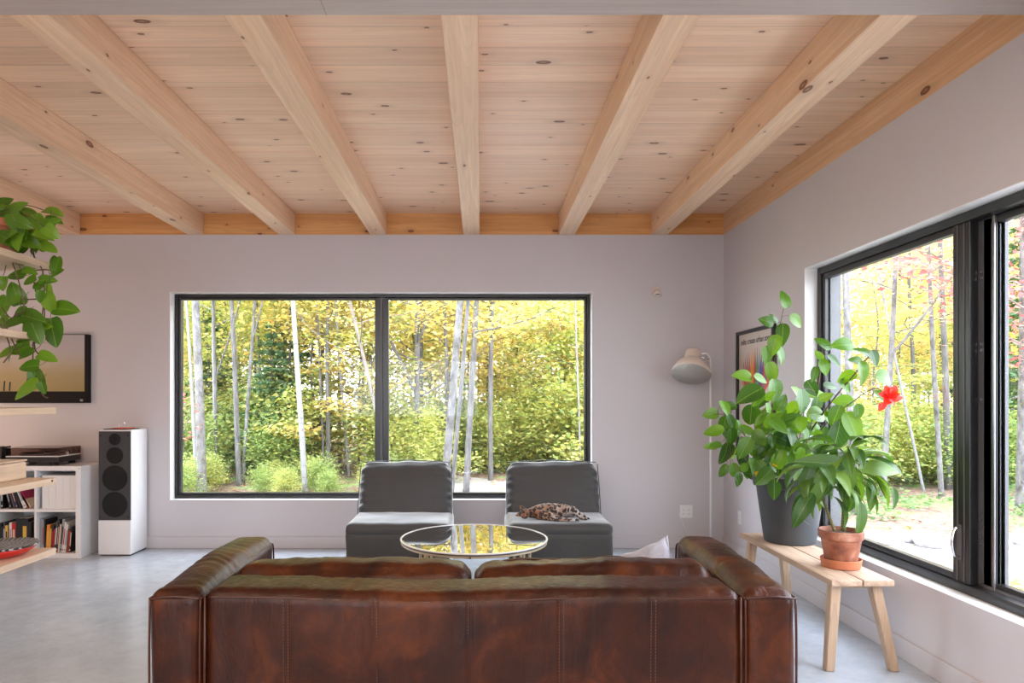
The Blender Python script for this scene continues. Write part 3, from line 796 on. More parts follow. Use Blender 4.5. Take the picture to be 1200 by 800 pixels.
M['hib'] = leafmat('hibiscus_leaf', [(.02, .07, .010), (.05, .14, .012), (.12, .27, .02), (.08, .20, .015), (.03, .09, .014), (.15, .30, .03)], (.18, .32, .06), .33, .36, tr=(2.2, 1.9, .5))
M['bigleaf'] = leafmat('variegated_leaf', [(.045, .11, .03), (.03, .09, .018), (.10, .20, .03), (.15, .26, .05)], (.16, .24, .10), .36, .32, tr=(2.0, 1.8, .5))
def rv(rng, s=1): return Vector((rng.gauss(0, s), rng.gauss(0, s), rng.gauss(0, s)))
def pothos():
    rng = random.Random(4)
    base = Vector((-2.60, 3.68, 2.145))
    root = empty('trailing_vine', base, 0, 'heart-leaved trailing vine spilling off the topmost pine shelf board', 'plant')
    MB().lathe([(0, 0), (.075, 0), (.10, .13), (.115, .13), (.118, .17), (.108, .17), (.10, .15), (0, .145)], 32).build('pot', M['terracotta'], root, smooth=False)
    MB().lathe([(0, .151), (.100, .151), (0, .156)], 24).build('soil', M['soil'], root)
    V = MB(base); L = MB(base)
    Y = 3.78
    vines = [  # (pixel path, depth)
        ([(5, 262), (20, 262), (33, 284), (40, 300), (50, 318), (52, 345), (50, 365), (48, 385)], 3.86),
        ([(20, 262), (38, 290), (40, 318), (41, 338), (50, 352), (52, 372), (44, 390), (39, 402), (38, 425), (31, 448), (30, 456)], 3.9),
        ([(2, 270), (22, 330), (28, 362), (20, 368), (12, 372), (2, 360)], 3.75),
        ([(0, 380), (8, 395), (12, 412), (4, 425)], 3.62), ([(3, 372), (14, 398), (24, 418)], 3.70),
        ([(10, 255), (30, 262), (52, 262), (58, 264)], 3.85), ([(40, 380), (41, 408), (48, 415), (58, 418)], 3.9),
        ([(42, 440), (50, 462), (56, 466)], 3.9), ([(38, 317), (55, 316), (66, 320)], 3.9), ([(28, 351), (50, 350)], 3.82)]
    for pts, yy in vines:
        q = spline([P(a, c, yy+.02*math.sin(a)) for a, c in pts], 5); V.tube(q, [.0036]*len(q), 6)
    # (px, py, len px, angle deg of tip, shade)
    lv = [(58, 268, 22, -80), (67, 308, 18, 80), (67, 318, 15, 20), (18, 322, 24, 175), (35, 317, 15, -5), (34, 329, 16, 200), (18, 343, 26, 100), (57, 356, 24, -85), (78, 362, 28, -5),
          (58, 342, 16, -90), (55, 327, 18, 10), (14, 353, 18, 200), (20, 365, 20, 180), (12, 378, 22, 195), (40, 373, 28, -15), (27, 383, 24, 200), (42, 390, 26, -60), (62, 390, 32, -80), (50, 384, 22, 20),
          (7, 413, 20, 200), (22, 409, 22, 200), (30, 415, 18, 210), (28, 397, 20, 190), (56, 418, 20, -15), (33, 429, 22, 185), (45, 446, 24, -70), (30, 457, 30, 215), (50, 455, 14, -80),
          (3, 360, 24, 240), (2, 332, 16, -90), (0, 378, 20, 200), (46, 333, 14, 60), (64, 306, 14, 90), (10, 418, 16, 230), (46, 347, 14, -100)]
    for x, y, l, a in lv:
        yy = 3.84+rng.uniform(-.08, .08); c = P(x, y, yy); ln = l*yy/800*1.1
        d = Vector((math.cos(R(a)), rng.uniform(-.35, .2), math.sin(R(a)))).normalized()
        n = Vector((rng.uniform(-.4, .4), -1, rng.uniform(.2, .8)))
        leaf(L, c-d*ln/2, d, n, ln, ln*.36, rng.uniform(.1, .5), .22, 'heart')
        s = c-d*ln/2; V.tube([s, s-d*.02+Vector((0, .01, .01)), s-d*.035+Vector((0, .015, .03))], .0016, 4)
    # bushy crown on the pot
    for k in range(64):
        yy = rng.uniform(3.55, 3.9); x = rng.gauss(24, 19); y = rng.gauss(275, 15)
        if k < 20: x, y = rng.uniform(-15, 20), rng.uniform(243, 285)
        x = min(x, 52); y = max(y, 246)
        c = P(x, y, yy); ln = rng.uniform(.07, .125)
        a = rng.uniform(-2.2, .8); d = Vector((math.cos(a), rng.uniform(-.6, .3), math.sin(a)))
        c.z = max(c.z, 2.17) if c.x < -2.48 else c.z
        if c.x < -2.49 and (c.z+d.normalized().z*ln) < 2.155: d.z = abs(d.z)
        leaf(L, c, d, Vector((rng.uniform(-.5, .7), -1, rng.uniform(.2, 1.2))), ln, ln*.36, rng.uniform(.2, .6), .2, 'heart')
        if k % 4 == 0: V.tube(spline([base+Vector((rng.uniform(-.05, .05), rng.uniform(-.05, .05), .15)), (base+c)/2+Vector((0, 0, .14)), c], 4), .0024, 5)
    V.build('vine_stem', M['stem_brown'], root, smooth=True); L.build('foliage', M['pothos'], root, smooth=True)
pothos()

# ================================================================ WALL PICTURE
M['matte_black'] = plain('matte_black_edge', (.012, .010, .010), .7, spec=.2)
def picture():
    x1 = (107-563)*YB/800; x0 = x1-1.32; z1 = 1.36+75*YB/800; z0 = 1.36-5*YB/800
    root = empty('wall_picture', ((x0+x1)/2, YB, z0), 0, 'wide black-edged picture of a hazy golden shore with dark posts, left wall end', 'picture')
    of = root.location
    MB(of).box(x0, x1, YB-.045, YB, z0, z1).build('black_case', M['matte_black'], root, bevel=.003)
    m, nt, b = mat('hazy_landscape_print'); t = nt.nodes.new('ShaderNodeTexCoord'); s = nt.nodes.new('ShaderNodeSeparateXYZ'); nt.links.new(t.outputs['Object'], s.inputs[0])
    n = noise_(nt, objco(nt, (2, 1, 12)), 3, 5)
    h = math_(nt, 'ADD', s.outputs[2], math_(nt, 'MULTIPLY_ADD', n.outputs['Fac'], .10, -.05))
    r = ramp(nt, [(.10, (.30, .23, .09)), (.26, (.36, .29, .15)), (.36, (.42, .36, .28)), (.46, (.44, .40, .40)), (.62, (.43, .40, .42))], h)
    nt.links.new(r.outputs[0], b.inputs['Base Color']); b.inputs['Roughness'].default_value = .55
    MB(of).box(x0+.012, x1-.035, YB-.048, YB-.045, z0+.105, z1-.006).build('print', m, root)
    q = MB(of)
    for px, h in ((-5, 16), (2, 14), (9, 12), (15.5, 11), (-12, 18), (-20, 12)):
        x = (px-563)*YB/800; q.tube([(x, YB-.0495, z0+.108), (x+.006, YB-.0495, z0+.108+h*.0075)], .006, 6)
    q.build('painted_posts', M['plastic_black'], root)
    MB(of).box(x1-.075, x1-.05, YB-.0475, YB-.045, z0+.015, z0+.035).build('maker_mark', M['greymetal'], root)
picture()
# ================================================================ SHELF UNIT
def cube_shelf():
    x1 = -3.408; y0, y1 = 5.82, 6.205; n = 4; cell = .335; t = .045; it = .018
    x0 = x1-2*t-n*cell-(n-1)*it; H = .785
    root = empty('cube_shelf_unit', ((x0+x1)/2, y1, 0), 0, 'low white cube shelf unit of books standing under the wall picture', 'shelf unit')
    of = root.location; W_ = M['whitelac']
    MB(of).box(x0, x1, y0, y1, H-.04, H).build('top_panel', W_, root, bevel=.002)
    MB(of).box(x0, x1, y0, y1, 0, .04).build('bottom_panel', W_, root, bevel=.002)
    MB(of).box(x1-t, x1, y0+.001, y1, .04, H-.04).build('side_panel', W_, root, bevel=.002)
    MB(of).box(x0, x0+t, y0+.001, y1, .04, H-.04).build('side_panel', W_, root, bevel=.002)
    zm = .405
    for k in range(1, n):
        xx = x1-t-k*cell-(k-1)*it
        MB(of).box(xx-it, xx, y0+.004, y1, .04, H-.04).build('divider', W_, root)
    MB(of).box(x0+t, x1-t, y0+.005, y1, zm-.011, zm+.011).build('shelf', W_, root)
    MB(of).box(x0+t, x1-t, y1-.01, y1-.002, .04, H-.04).build('back_panel', W_, root)
    for z in (.02, H-.02): MB(of).tube([(x1-.012, y0-.001, z), (x1-.012, y0+.004, z)], .004, 8).build('fitting', M['greymetal'], root)
    return x1-t, cell, it, y0, zm
cx1, cell, it, ky0, kzm = cube_shelf()
bmats = {}
def bookmat(c):
    k = tuple(round(v, 3) for v in c)
    if k not in bmats: bmats[k] = plain('book_cover', c, .45, var=.08, scale=20)
    return bmats[k]
def book(x, y, z, t, h, d, c, lean, label, band=None, cat='book', name='book'):
    """book standing with spine toward the viewer (-y); x is its left bottom corner"""
    b = MB(); cv = .002
    b.box(0, cv, 0, d, 0, h); b.box(t-cv, t, 0, d, 0, h); b.box(0, t, -.001, .003, 0, h)
    b.box(cv, t-cv, .003, d-.004, .003, h-.003, 1)
    if band:
        b.box(t*.25, t*.75, -.0018, -.001, h*.25, h*.78, 2); b.box(t*.2, t*.8, -.0018, -.001, h*.06, h*.11, 2)
    o = b.build(name, [bookmat(c), M['paper'], bookmat(band or (.7, .7, .7))], None)
    o.location = (x, y, z); o.rotation_euler = (0, R(lean), 0)
    return tag(o, label, cat, 'books in the white cube shelf')
CN = {'black': (.015, .015, .018), 'dark grey': (.06, .06, .07), 'grey': (.30, .31, .34), 'white': (.70, .68, .66), 'orange': (.75, .25, .03), 'yellow': (.70, .45, .08), 'red': (.50, .02, .02), 'cream': (.62, .52, .38), 'navy': (.03, .04, .10), 'magenta': (.40, .02, .10), 'brown': (.12, .06, .03), 'pink': (.6, .3, .3)}
def fill(x, z, items, where):
    n = 0
    ordn = ['first', 'second', 'third', 'fourth', 'fifth', 'sixth', 'seventh', 'eighth', 'ninth', 'tenth', 'eleventh', 'twelfth', 'thirteenth', 'fourteenth', 'fifteenth', 'sixteenth']
    for (cn, t, h, lean, band) in items:
        lr = R(lean); dx = h*math.sin(lr) if lean < 0 else 0
        book(x-dx, ky0+.045, z+(t*math.sin(lr) if lean > 0 else 0)+.0005, t, h, .17, CN[cn], lean, f'{cn} spined book, {ordn[n]} from the left in the {where}', CN[band] if band else None)
        x += t/math.cos(lr)+.0008+(abs(dx)*.0); n += 1
rx0 = cx1-cell
fill(rx0+.004, .0405, [('grey', .020, .29, 0, None), ('grey', .013, .28, 0, 'red'), ('black', .013, .28, 0, None), ('orange', .028, .235, 3, 'yellow'), ('yellow', .012, .20, 3, None), ('black', .016, .23, 4, 'red'), ('red', .009, .20, 4, None), ('dark grey', .018, .27, 5, 'white'), ('black', .015, .28, 5, 'pink'),
     ('cream', .013, .24, 5, None), ('grey', .020, .285, 6, 'black'), ('white', .016, .26, 6, 'red'), ('white', .018, .24, 6, 'grey'), ('brown', .013, .20, 5, None), ('red', .010, .19, 5, None), ('black', .014, .22, 5, 'white')], 'bottom right cubby')
lx0 = rx0-it-cell
fill(lx0+.004, .0405, [('black', .022, .25, 0, None), ('black', .016, .22, 0, 'navy'), ('dark grey', .014, .26, 0, 'white'), ('yellow', .022, .23, 0, 'black'), ('brown', .012, .22, 0, None), ('white', .020, .255, 0, 'grey'), ('red', .034, .25, 0, 'cream'), ('black', .045, .29, 0, None), ('black', .062, .29, 0, 'yellow'), ('black', .025, .26, 0, None)], 'bottom second cubby')
o = book(rx0-it-.055, ky0+.05, .0405, .05, .05, .16, CN['cream'], 0, 'small cream book lying at the bottom right of the second cubby')
fill(lx0+.004, kzm+.0115, [('grey', .016, .25, 0, None), ('black', .018, .26, 0, 'white'), ('black', .020, .235, -14, 'grey'), ('dark grey', .018, .25, -16, None), ('navy', .014, .245, -18, 'pink'), ('black', .022, .25, -20, None), ('white', .030, .26, -22, 'grey'), ('magenta', .016, .22, -28, None), ('cream', .020, .16, -36, None)], 'top second cubby')
def magazine_box():
    x0, x1 = rx0+.03, cx1-.003
    root = empty('storage_box', ((x0+x1)/2, ky0+.2, kzm+.0115), 0, 'plain white storage box filling the top right cubby', 'box'); of = root.location
    z = kzm+.0115
    MB(of).box(x0, x1, ky0+.03, ky0+.33, z, z+.285).build('body', M['white'], root, bevel=.004)
    b = MB(of)
    for k in range(1, 5): xx = x0+(x1-x0)*k/5; b.box(xx-.0008, xx+.0008, ky0+.0285, ky0+.031, z+.01, z+.27)
    b.build('seam', M['paper'], root)
magazine_box()
# record player
def turntable():
    z = .785; root = empty('record_player', (-3.66, 6.0, z), 0, 'black record player with clear lid on the white cube shelf', 'record player'); of = root.location
    x0, x1, y0, y1 = -4.085+.10, -3.50, 5.845, 6.17
    x0 = (8-563)*5.86/800; x1 = (70-563)*5.86/800
    MB(of).box(x0, x1, y0, y1, z+.028, z+.075).build('plinth', M['plastic_black'], root, bevel=.004)
    MB(of).box(x0, x1, y0-.001, y1, z+.076, z+.084).build('deck_edge', M['whitelac'], root, bevel=.002)
    for a, c in ((x0+.05, y0+.04), (x1-.05, y0+.04), (x0+.05, y1-.05), (x1-.05, y1-.05)):
        MB(of).lathe([(0, 0), (.026, 0), (.03, .015), (.022, .028), (0, .028)], 16, c=(a, c, z)).build('foot', M['plastic_black'], root)
    MB(of).lathe([(0, .084), (.14, .084), (.145, .088), (.145, .098), (.14, .101), (0, .101)], 48, c=(x0+.18, 6.01, z)).build('platter', M['greymetal'], root)
    MB(of).lathe([(0, .1015), (.135, .1015), (.135, .1035), (.045, .1035), (.045, .105), (0, .105)], 48, c=(x0+.18, 6.01, z)).build('record', M['cone'], root)
    MB(of).lathe([(0, .106), (.04, .106), (0, .1065)], 24, c=(x0+.18, 6.01, z)).build('record_label', M['terracotta'], root)
    t = MB(of); t.lathe([(0, .084), (.026, .084), (.026, .105), (.014, .108), (.014, .122), (0, .124)], 20, c=(x1-.07, 6.08, z))
    t.tube(spline([(x1-.07, 6.12, z+.118), (x1-.07, 6.0, z+.118), (x1-.10, 5.93, z+.112), (x1-.14, 5.90, z+.107)], 5), .004, 8); t.box(x1-.152, x1-.132, 5.882, 5.905, z+.102, z+.112)
    t.tube([(x1-.07, 6.12, z+.118), (x1-.07, 6.15, z+.118)], .013, 12); t.build('tonearm', M['chrome'], root)
    l = MB(of); zt = z+.150; e = .003
    l.box(x0, x1, y0, y0+e, z+.085, zt); l.box(x0, x1, y1-e, y1, z+.085, zt); l.box(x0, x0+e, y0+e, y1-e, z+.085, zt); l.box(x1-e, x1, y0+e, y1-e, z+.085, zt); l.box(x0, x1, y0, y1, zt, zt+e)
    tag(l.build('dust_cover', M['smoke'], root), 'clear smoked dust cover')
turntable()
book(-4.20, 5.90, .7855, .06, .16, .12, CN['black'], 0, 'thick black and red book standing left of the record player', CN['red'])
# cable along the shelf top
b = MB(); b.tube(spline([(-4.02, 5.815, .74), (-3.98, 5.812, .752), (-3.93, 5.812, .735), (-3.91, 5.813, .70)], 5), .003, 6)
tag(b.build('cable', M['white'], None, smooth=True), 'short white cable hanging over the edge of the white cube shelf', 'cable')
# ================================================================ SPEAKER
def speaker():
    x0, x1, y0, y1, H = -3.306, -3.026, 5.905, 6.20, 1.09
    root = empty('floor_loudspeaker', ((x0+x1)/2, y0, 0), 0, 'tall white floor-standing loudspeaker with dark grille left of the back window', 'loudspeaker'); of = root.location
    MB(of).box(x0, x1, y0+.012, y1, .012, H).build('cabinet', M['whitelac'], root, bevel=.004)
    MB(of).box(x0, x1, y0, y0+.012, .012, .306).build('lower_front', M['whitelac'], root, bevel=.003)
    MB(of).box(x0+.01, x1-.01, y0+.02, y1-.01, 0, .012).build('plinth', M['plastic_black'], root)
    MB(of).box(x0+.002, x1-.002, y0, y0+.0115, .310, 1.078).build('grille', M['grille'], root, bevel=.004)
    rot = Matrix.Rotation(R(90), 4, 'X')
    for px, py, r in ((134.4, 514.6, 6.8), (134.6, 533.5, 9.7), (134.6, 560, 14.9), (134.6, 591, 14.9)):
        c = P(px, py, y0); k = r*y0/800
        o = MB(of).lathe([(0, .0045), (k*.25, .004), (k*.3, .0025), (k*.88, .002), (k*.93, .0042), (k, .003), (k, -.003), (0, -.003)], 40, c=c, mat=rot).build('driver', M['cone'], root, smooth=True)
    for xx, zz in ((x0+.022, 1.04), (x1-.022, 1.04), (x0+.022, .335), (x1-.022, .335)): MB(of).lathe([(0, .003), (.006, .003), (.007, -.002), (0, -.002)], 12, c=(xx, y0, zz), mat=rot).build('grille_peg', M['cone'], root)
speaker()
def gadget():
    z = 1.09
    root = empty('magazine_stack', (-3.16, 6.05, z), 0, 'black pad with a red and white booklet on top of the loudspeaker', 'booklet'); of = root.location
    MB(of).box(-3.275, -3.06, 5.93, 6.13, z+.001, z+.008).build('black_pad', M['plastic_black'], root, bevel=.002)
    MB(of).box(-3.215, -3.085, 5.95, 6.10, z+.0085, z+.015).build('red_cover', plain('red_white_cover', (.70, .10, .05), .4, var=.4, scale=14), root, bevel=.001)
    MB(of).tube(spline([(-3.18, 6.0, z+.016), (-3.17, 6.0, z+.055), (-3.14, 6.0, z+.068), (-3.125, 6.0, z+.05), (-3.135, 6.0, z+.035)], 6), .0015, 6).build('wire_loop', M['chrome'], root)
gadget()
# ================================================================ RIGHT CORNER: sensor, outlets, lamp, poster
def sensor():  # round wall sensor: plate, tilted head and dark lens
    c = P(769, 341, YB); rot = Matrix.Rotation(R(90), 4, 'X')
    root = empty('wall_sensor', c, 0, 'small round cream wall fitting high beside the back window', 'wall sensor')
    MB().lathe([(0, 0), (.046, 0), (.046, .010), (.040, .016), (0, .016)], 32, mat=rot).build('wall_plate', M['lampshade'], root, smooth=False)
    mm = Matrix.Translation((0, -.016, 0)) @ Matrix.Rotation(R(158), 4, 'X')
    MB().lathe([(0, -.01), (.030, 0), (.038, .02), (.040, .052), (.036, .052), (.034, .03), (0, .026)], 32, mat=mm).build('head', M['lampshade'], root, smooth=True)
    MB().lathe([(0, .030), (.031, .030), (0, .034)], 24, mat=mm).build('lens', M['plastic_black'], root)
sensor()
def outlet(loc, rz, w, label, n):
    root = empty('power_outlet', loc, rz, label, 'outlet')
    MB().box(-w/2, w/2, -.006, 0, -.058, .058).build('cover_plate', M['white'], root, bevel=.002)
    for k in range(n):
        x = (k-(n-1)/2)*.05; s = MB()
        s.box(x-.017, x+.017, -.0075, -.006, -.034, .034); s.build('socket_face', M['whitelac'], root, bevel=.001)
        h = MB()
        for zz in (-.017, .017):
            for dx in (-.007, .005): h.box(x+dx, x+dx+.002, -.0082, -.0074, zz-.004, zz+.004)
            h.box(x-.002, x+.002, -.0082, -.0074, zz-.012, zz-.008)
        h.build('socket_slot', M['plastic_black'], root)
outlet((P(804, 599, YB).x, YB, P(804, 599, YB).z), 0, .118, 'white double power outlet low on the back wall under the lamp', 2)
outlet((XR, 5.83, .345+.0), R(-90), .072, 'small white outlet on the right wall behind the bench end', 1)
def lamp():
    x, y = 2.0, 5.93
    root = empty('floor_lamp', (x, y, 0), 0, 'cream floor lamp with bell shade in the corner behind the plants', 'lamp')
    MB().lathe([(0, 0), (.125, 0), (.13, .006), (.128, .022), (.02, .026), (.014, .05), (0, .05)], 40).build('base', M['lampshade'], root, smooth=False, bevel=0)
    ztop = 1.36+(467-428)*y/800
    MB().tube([(0, 0, .03), (0, 0, .9), (0, 0, ztop-.02)], .009, 12).build('pole', M['white'], root, smooth=True)
    # curved neck toward the shade
    tc = P(817, 416, y)-Vector((x, y, 0))
    MB().tube(spline([(0, 0, ztop-.03), (-.003, 0, ztop+.05), (-.035, -.01, ztop+.10), (tc.x+.04, tc.y, tc.z+.01)], 6), .008, 10).build('neck', M['white'], root, smooth=True)
    # shade: axis from neck cap to opening (down, left, and a little toward the viewer)
    cap = P(816, 401, y-.02); opn = P(810, 440, y-.10)
    ax = (opn-cap); Ls = .27; ax = Vector((-.24, -.44, -.87)).normalized()
    cen = P(809.5, 438.5, y-.06)
    z_ = -ax; x_ = Vector((1, 0, 0)); x_ = (x_-z_*x_.dot(z_)).normalized(); y_ = z_.cross(x_)
    mm = Matrix((x_, y_, z_)).transposed().to_4x4()
    pr = [(.168, 0), (.170, .004), (.160, .03), (.140, .075), (.110, .115), (.080, .137), (.073, .150), (.071, .215), (.066, .228), (.0, .232)]
    inner = [(0, .13), (.065, .125), (.075, .118), (.108, .10), (.136, .07), (.156, .028), (.165, .001), (.168, 0)]
    off = Vector((x, y, 0))
    sh = MB(off).lathe(pr, 48, c=cen, mat=mm).build('lamp_shade', M['lampshade'], root, smooth=True)
    tag(MB(off).lathe(inner, 48, c=cen, mat=mm).build('shade_lining', M['lampinner'], sh, smooth=True), 'white inside of the shade')
    MB(off).ell(cen+z_*.085, (.032, .032, .045), mm.to_3x3(), m=0).build('bulb', M['white'], sh, smooth=True)
    j = MB(off); jp = cen+z_*.16+x_*.075; j.tube([jp-x_*.02, jp+x_*.03], .013, 12); j.tube([jp+z_*.03-x_*.01, jp+z_*.03+x_*.018], .010, 12); j.tube([jp+x_*.02, Vector((x, y, ztop+.06))], .007, 8)
    j.build('joint', M['chrome'], root, smooth=False)
    cpt = [(-.02, 0, .03), (-.02, .13, .015), (-.10, .25, .10), (-.17, .275, .25), (-.205, .28, .34)]
    MB().tube(spline(cpt, 8), .0025, 6).build('cord', M['white'], root, smooth=True)
lamp()
def poster():
    ya, yb, z0, z1 = 5.11, 5.85, .93, 1.925
    root = empty('framed_poster', (XR, (ya+yb)/2, z0), 0, 'black framed poster with rainbow spiked fan hanging behind the tall plant', 'poster'); of = root.location
    f = MB(of); w = .028; d = .03
    f.box(XR-d, XR-.001, ya, ya+w, z0, z1); f.box(XR-d, XR-.001, yb-w, yb, z0, z1); f.box(XR-d, XR-.001, ya+w, yb-w, z0, z0+w); f.box(XR-d, XR-.001, ya+w, yb-w, z1-w, z1)
    f.build('frame', M['black'], root, bevel=.002)
    MB(of).box(XR-.010, XR-.002, ya+w, yb-w, z0+w, z1-w).build('sheet', plain('poster_paper', (.60, .52, .46), .6, var=.02), root)
    # fan of pointed blades
    cols = [('orange', (.75, .22, .05)), ('grey violet', (.22, .12, .18)), ('red', (.62, .06, .04)), ('violet grey', (.25, .16, .22)), ('brick', (.65, .10, .06)), ('amber', (.75, .35, .03)), ('orange', (.80, .20, .02)), ('maroon', (.35, .06, .05)),
            ('green', (.12, .25, .12)), ('slate', (.20, .22, .26)), ('blue', (.06, .08, .28)), ('purple', (.16, .06, .20)), ('red', (.60, .06, .06)), ('slate', (.14, .16, .22)), ('red', (.66, .10, .05))]
    yc, zc = (ya+yb)/2, 1.53; n = len(cols)
    fan = empty('fan_motif', (0, 0, 0)); fan.parent = root
    for i, (_, c) in enumerate(cols):
        t = (i-(n-1)/2)/((n-1)/2); a = t*R(58)
        L = .26*(1-.35*t*t)
        base = Vector((XR-.0105, yc-.235*t, zc-.02-.03*t*t)); tip = base+Vector((0, -math.sin(a)*.06, L*math.cos(a*.3)))
        low = Vector((XR-.0105, yc-.05*t, zc-.22))
        q = MB(of); wd = .027; e = .0009+.0001*i
        q.prism([(XR-.010, low.y+.008, low.z), (XR-.010, base.y+wd, base.z), (XR-.010, tip.y, tip.z), (XR-.010, base.y-wd, base.z), (XR-.010, low.y-.008, low.z)], (-e, 0, 0))
        q.build('fan_blade', bookmat(c), fan)
    tx = bpy.data.curves.new('poster_title', 'FONT'); tx.body = 'milto create urban zone'; tx.size = .066; tx.align_x = 'CENTER'; tx.extrude = .0004; tx.space_character = .94; tx.offset = .0006
    to = bpy.data.objects.new('poster_title', tx); COL.objects.link(to)
    bpy.context.view_layer.update()
    me = bpy.data.meshes.new_from_object(to.evaluated_get(bpy.context.evaluated_depsgraph_get())); me.materials.append(bookmat((.03, .02, .03)))
    bpy.data.objects.remove(to); o = bpy.data.objects.new('poster_title', me); COL.objects.link(o); o.parent = root
    o.location = (-.0106, 0, z1-z0-.115); o.rotation_euler = (R(90), 0, R(-90))
poster()
# ================================================================ BENCH
def bench():
    x0, x1, y0, y1, z = 1.722, 2.030, 3.345, 4.54, .47
    root = empty('wooden_bench', ((x0+x1)/2, (y0+y1)/2, 0), 0, 'narrow slatted wooden bench along the right wall carrying two plants', 'bench'); of = root.location
    xm = (x0+x1)/2
    for k, (a, c) in enumerate(((x0, xm-.003), (xm+.003, x1))):
        MB(of).box(a, c, y0, y1, z-.031, z).build('seat_board', M['benchwood'], root, bevel=.004)
    for a in (y0+.06, y1-.10): MB(of).box(x0+.03, x1-.03, a, a+.04, z-.055, z-.031).build('cross_rail', M['benchleg'], root, bevel=.003)
    for xt, xb in ((x0+.050, x0+.022), (x1-.062, x1+.038)):
        for yt, yb in ((y0+.075, y0+.075), (y1-.09, y1-.06)):
            a, c = .026, .022
            xt_, xb_ = (xt, xb) if yt < 4 else (xt+.0, xb if xb < 1.9 else x1-.01)
            bot = [(xb_-c, yb-c, 0), (xb_+c, yb-c, 0), (xb_+c, yb+c, 0), (xb_-c, yb+c, 0)]
            top = [(xt_-a, yt-a, z-.032), (xt_+a, yt-a, z-.032), (xt_+a, yt+a, z-.032), (xt_-a, yt+a, z-.032)]
            MB(of).hexa(bot, top).build('leg', M['benchleg'], root, bevel=.006)
bench()
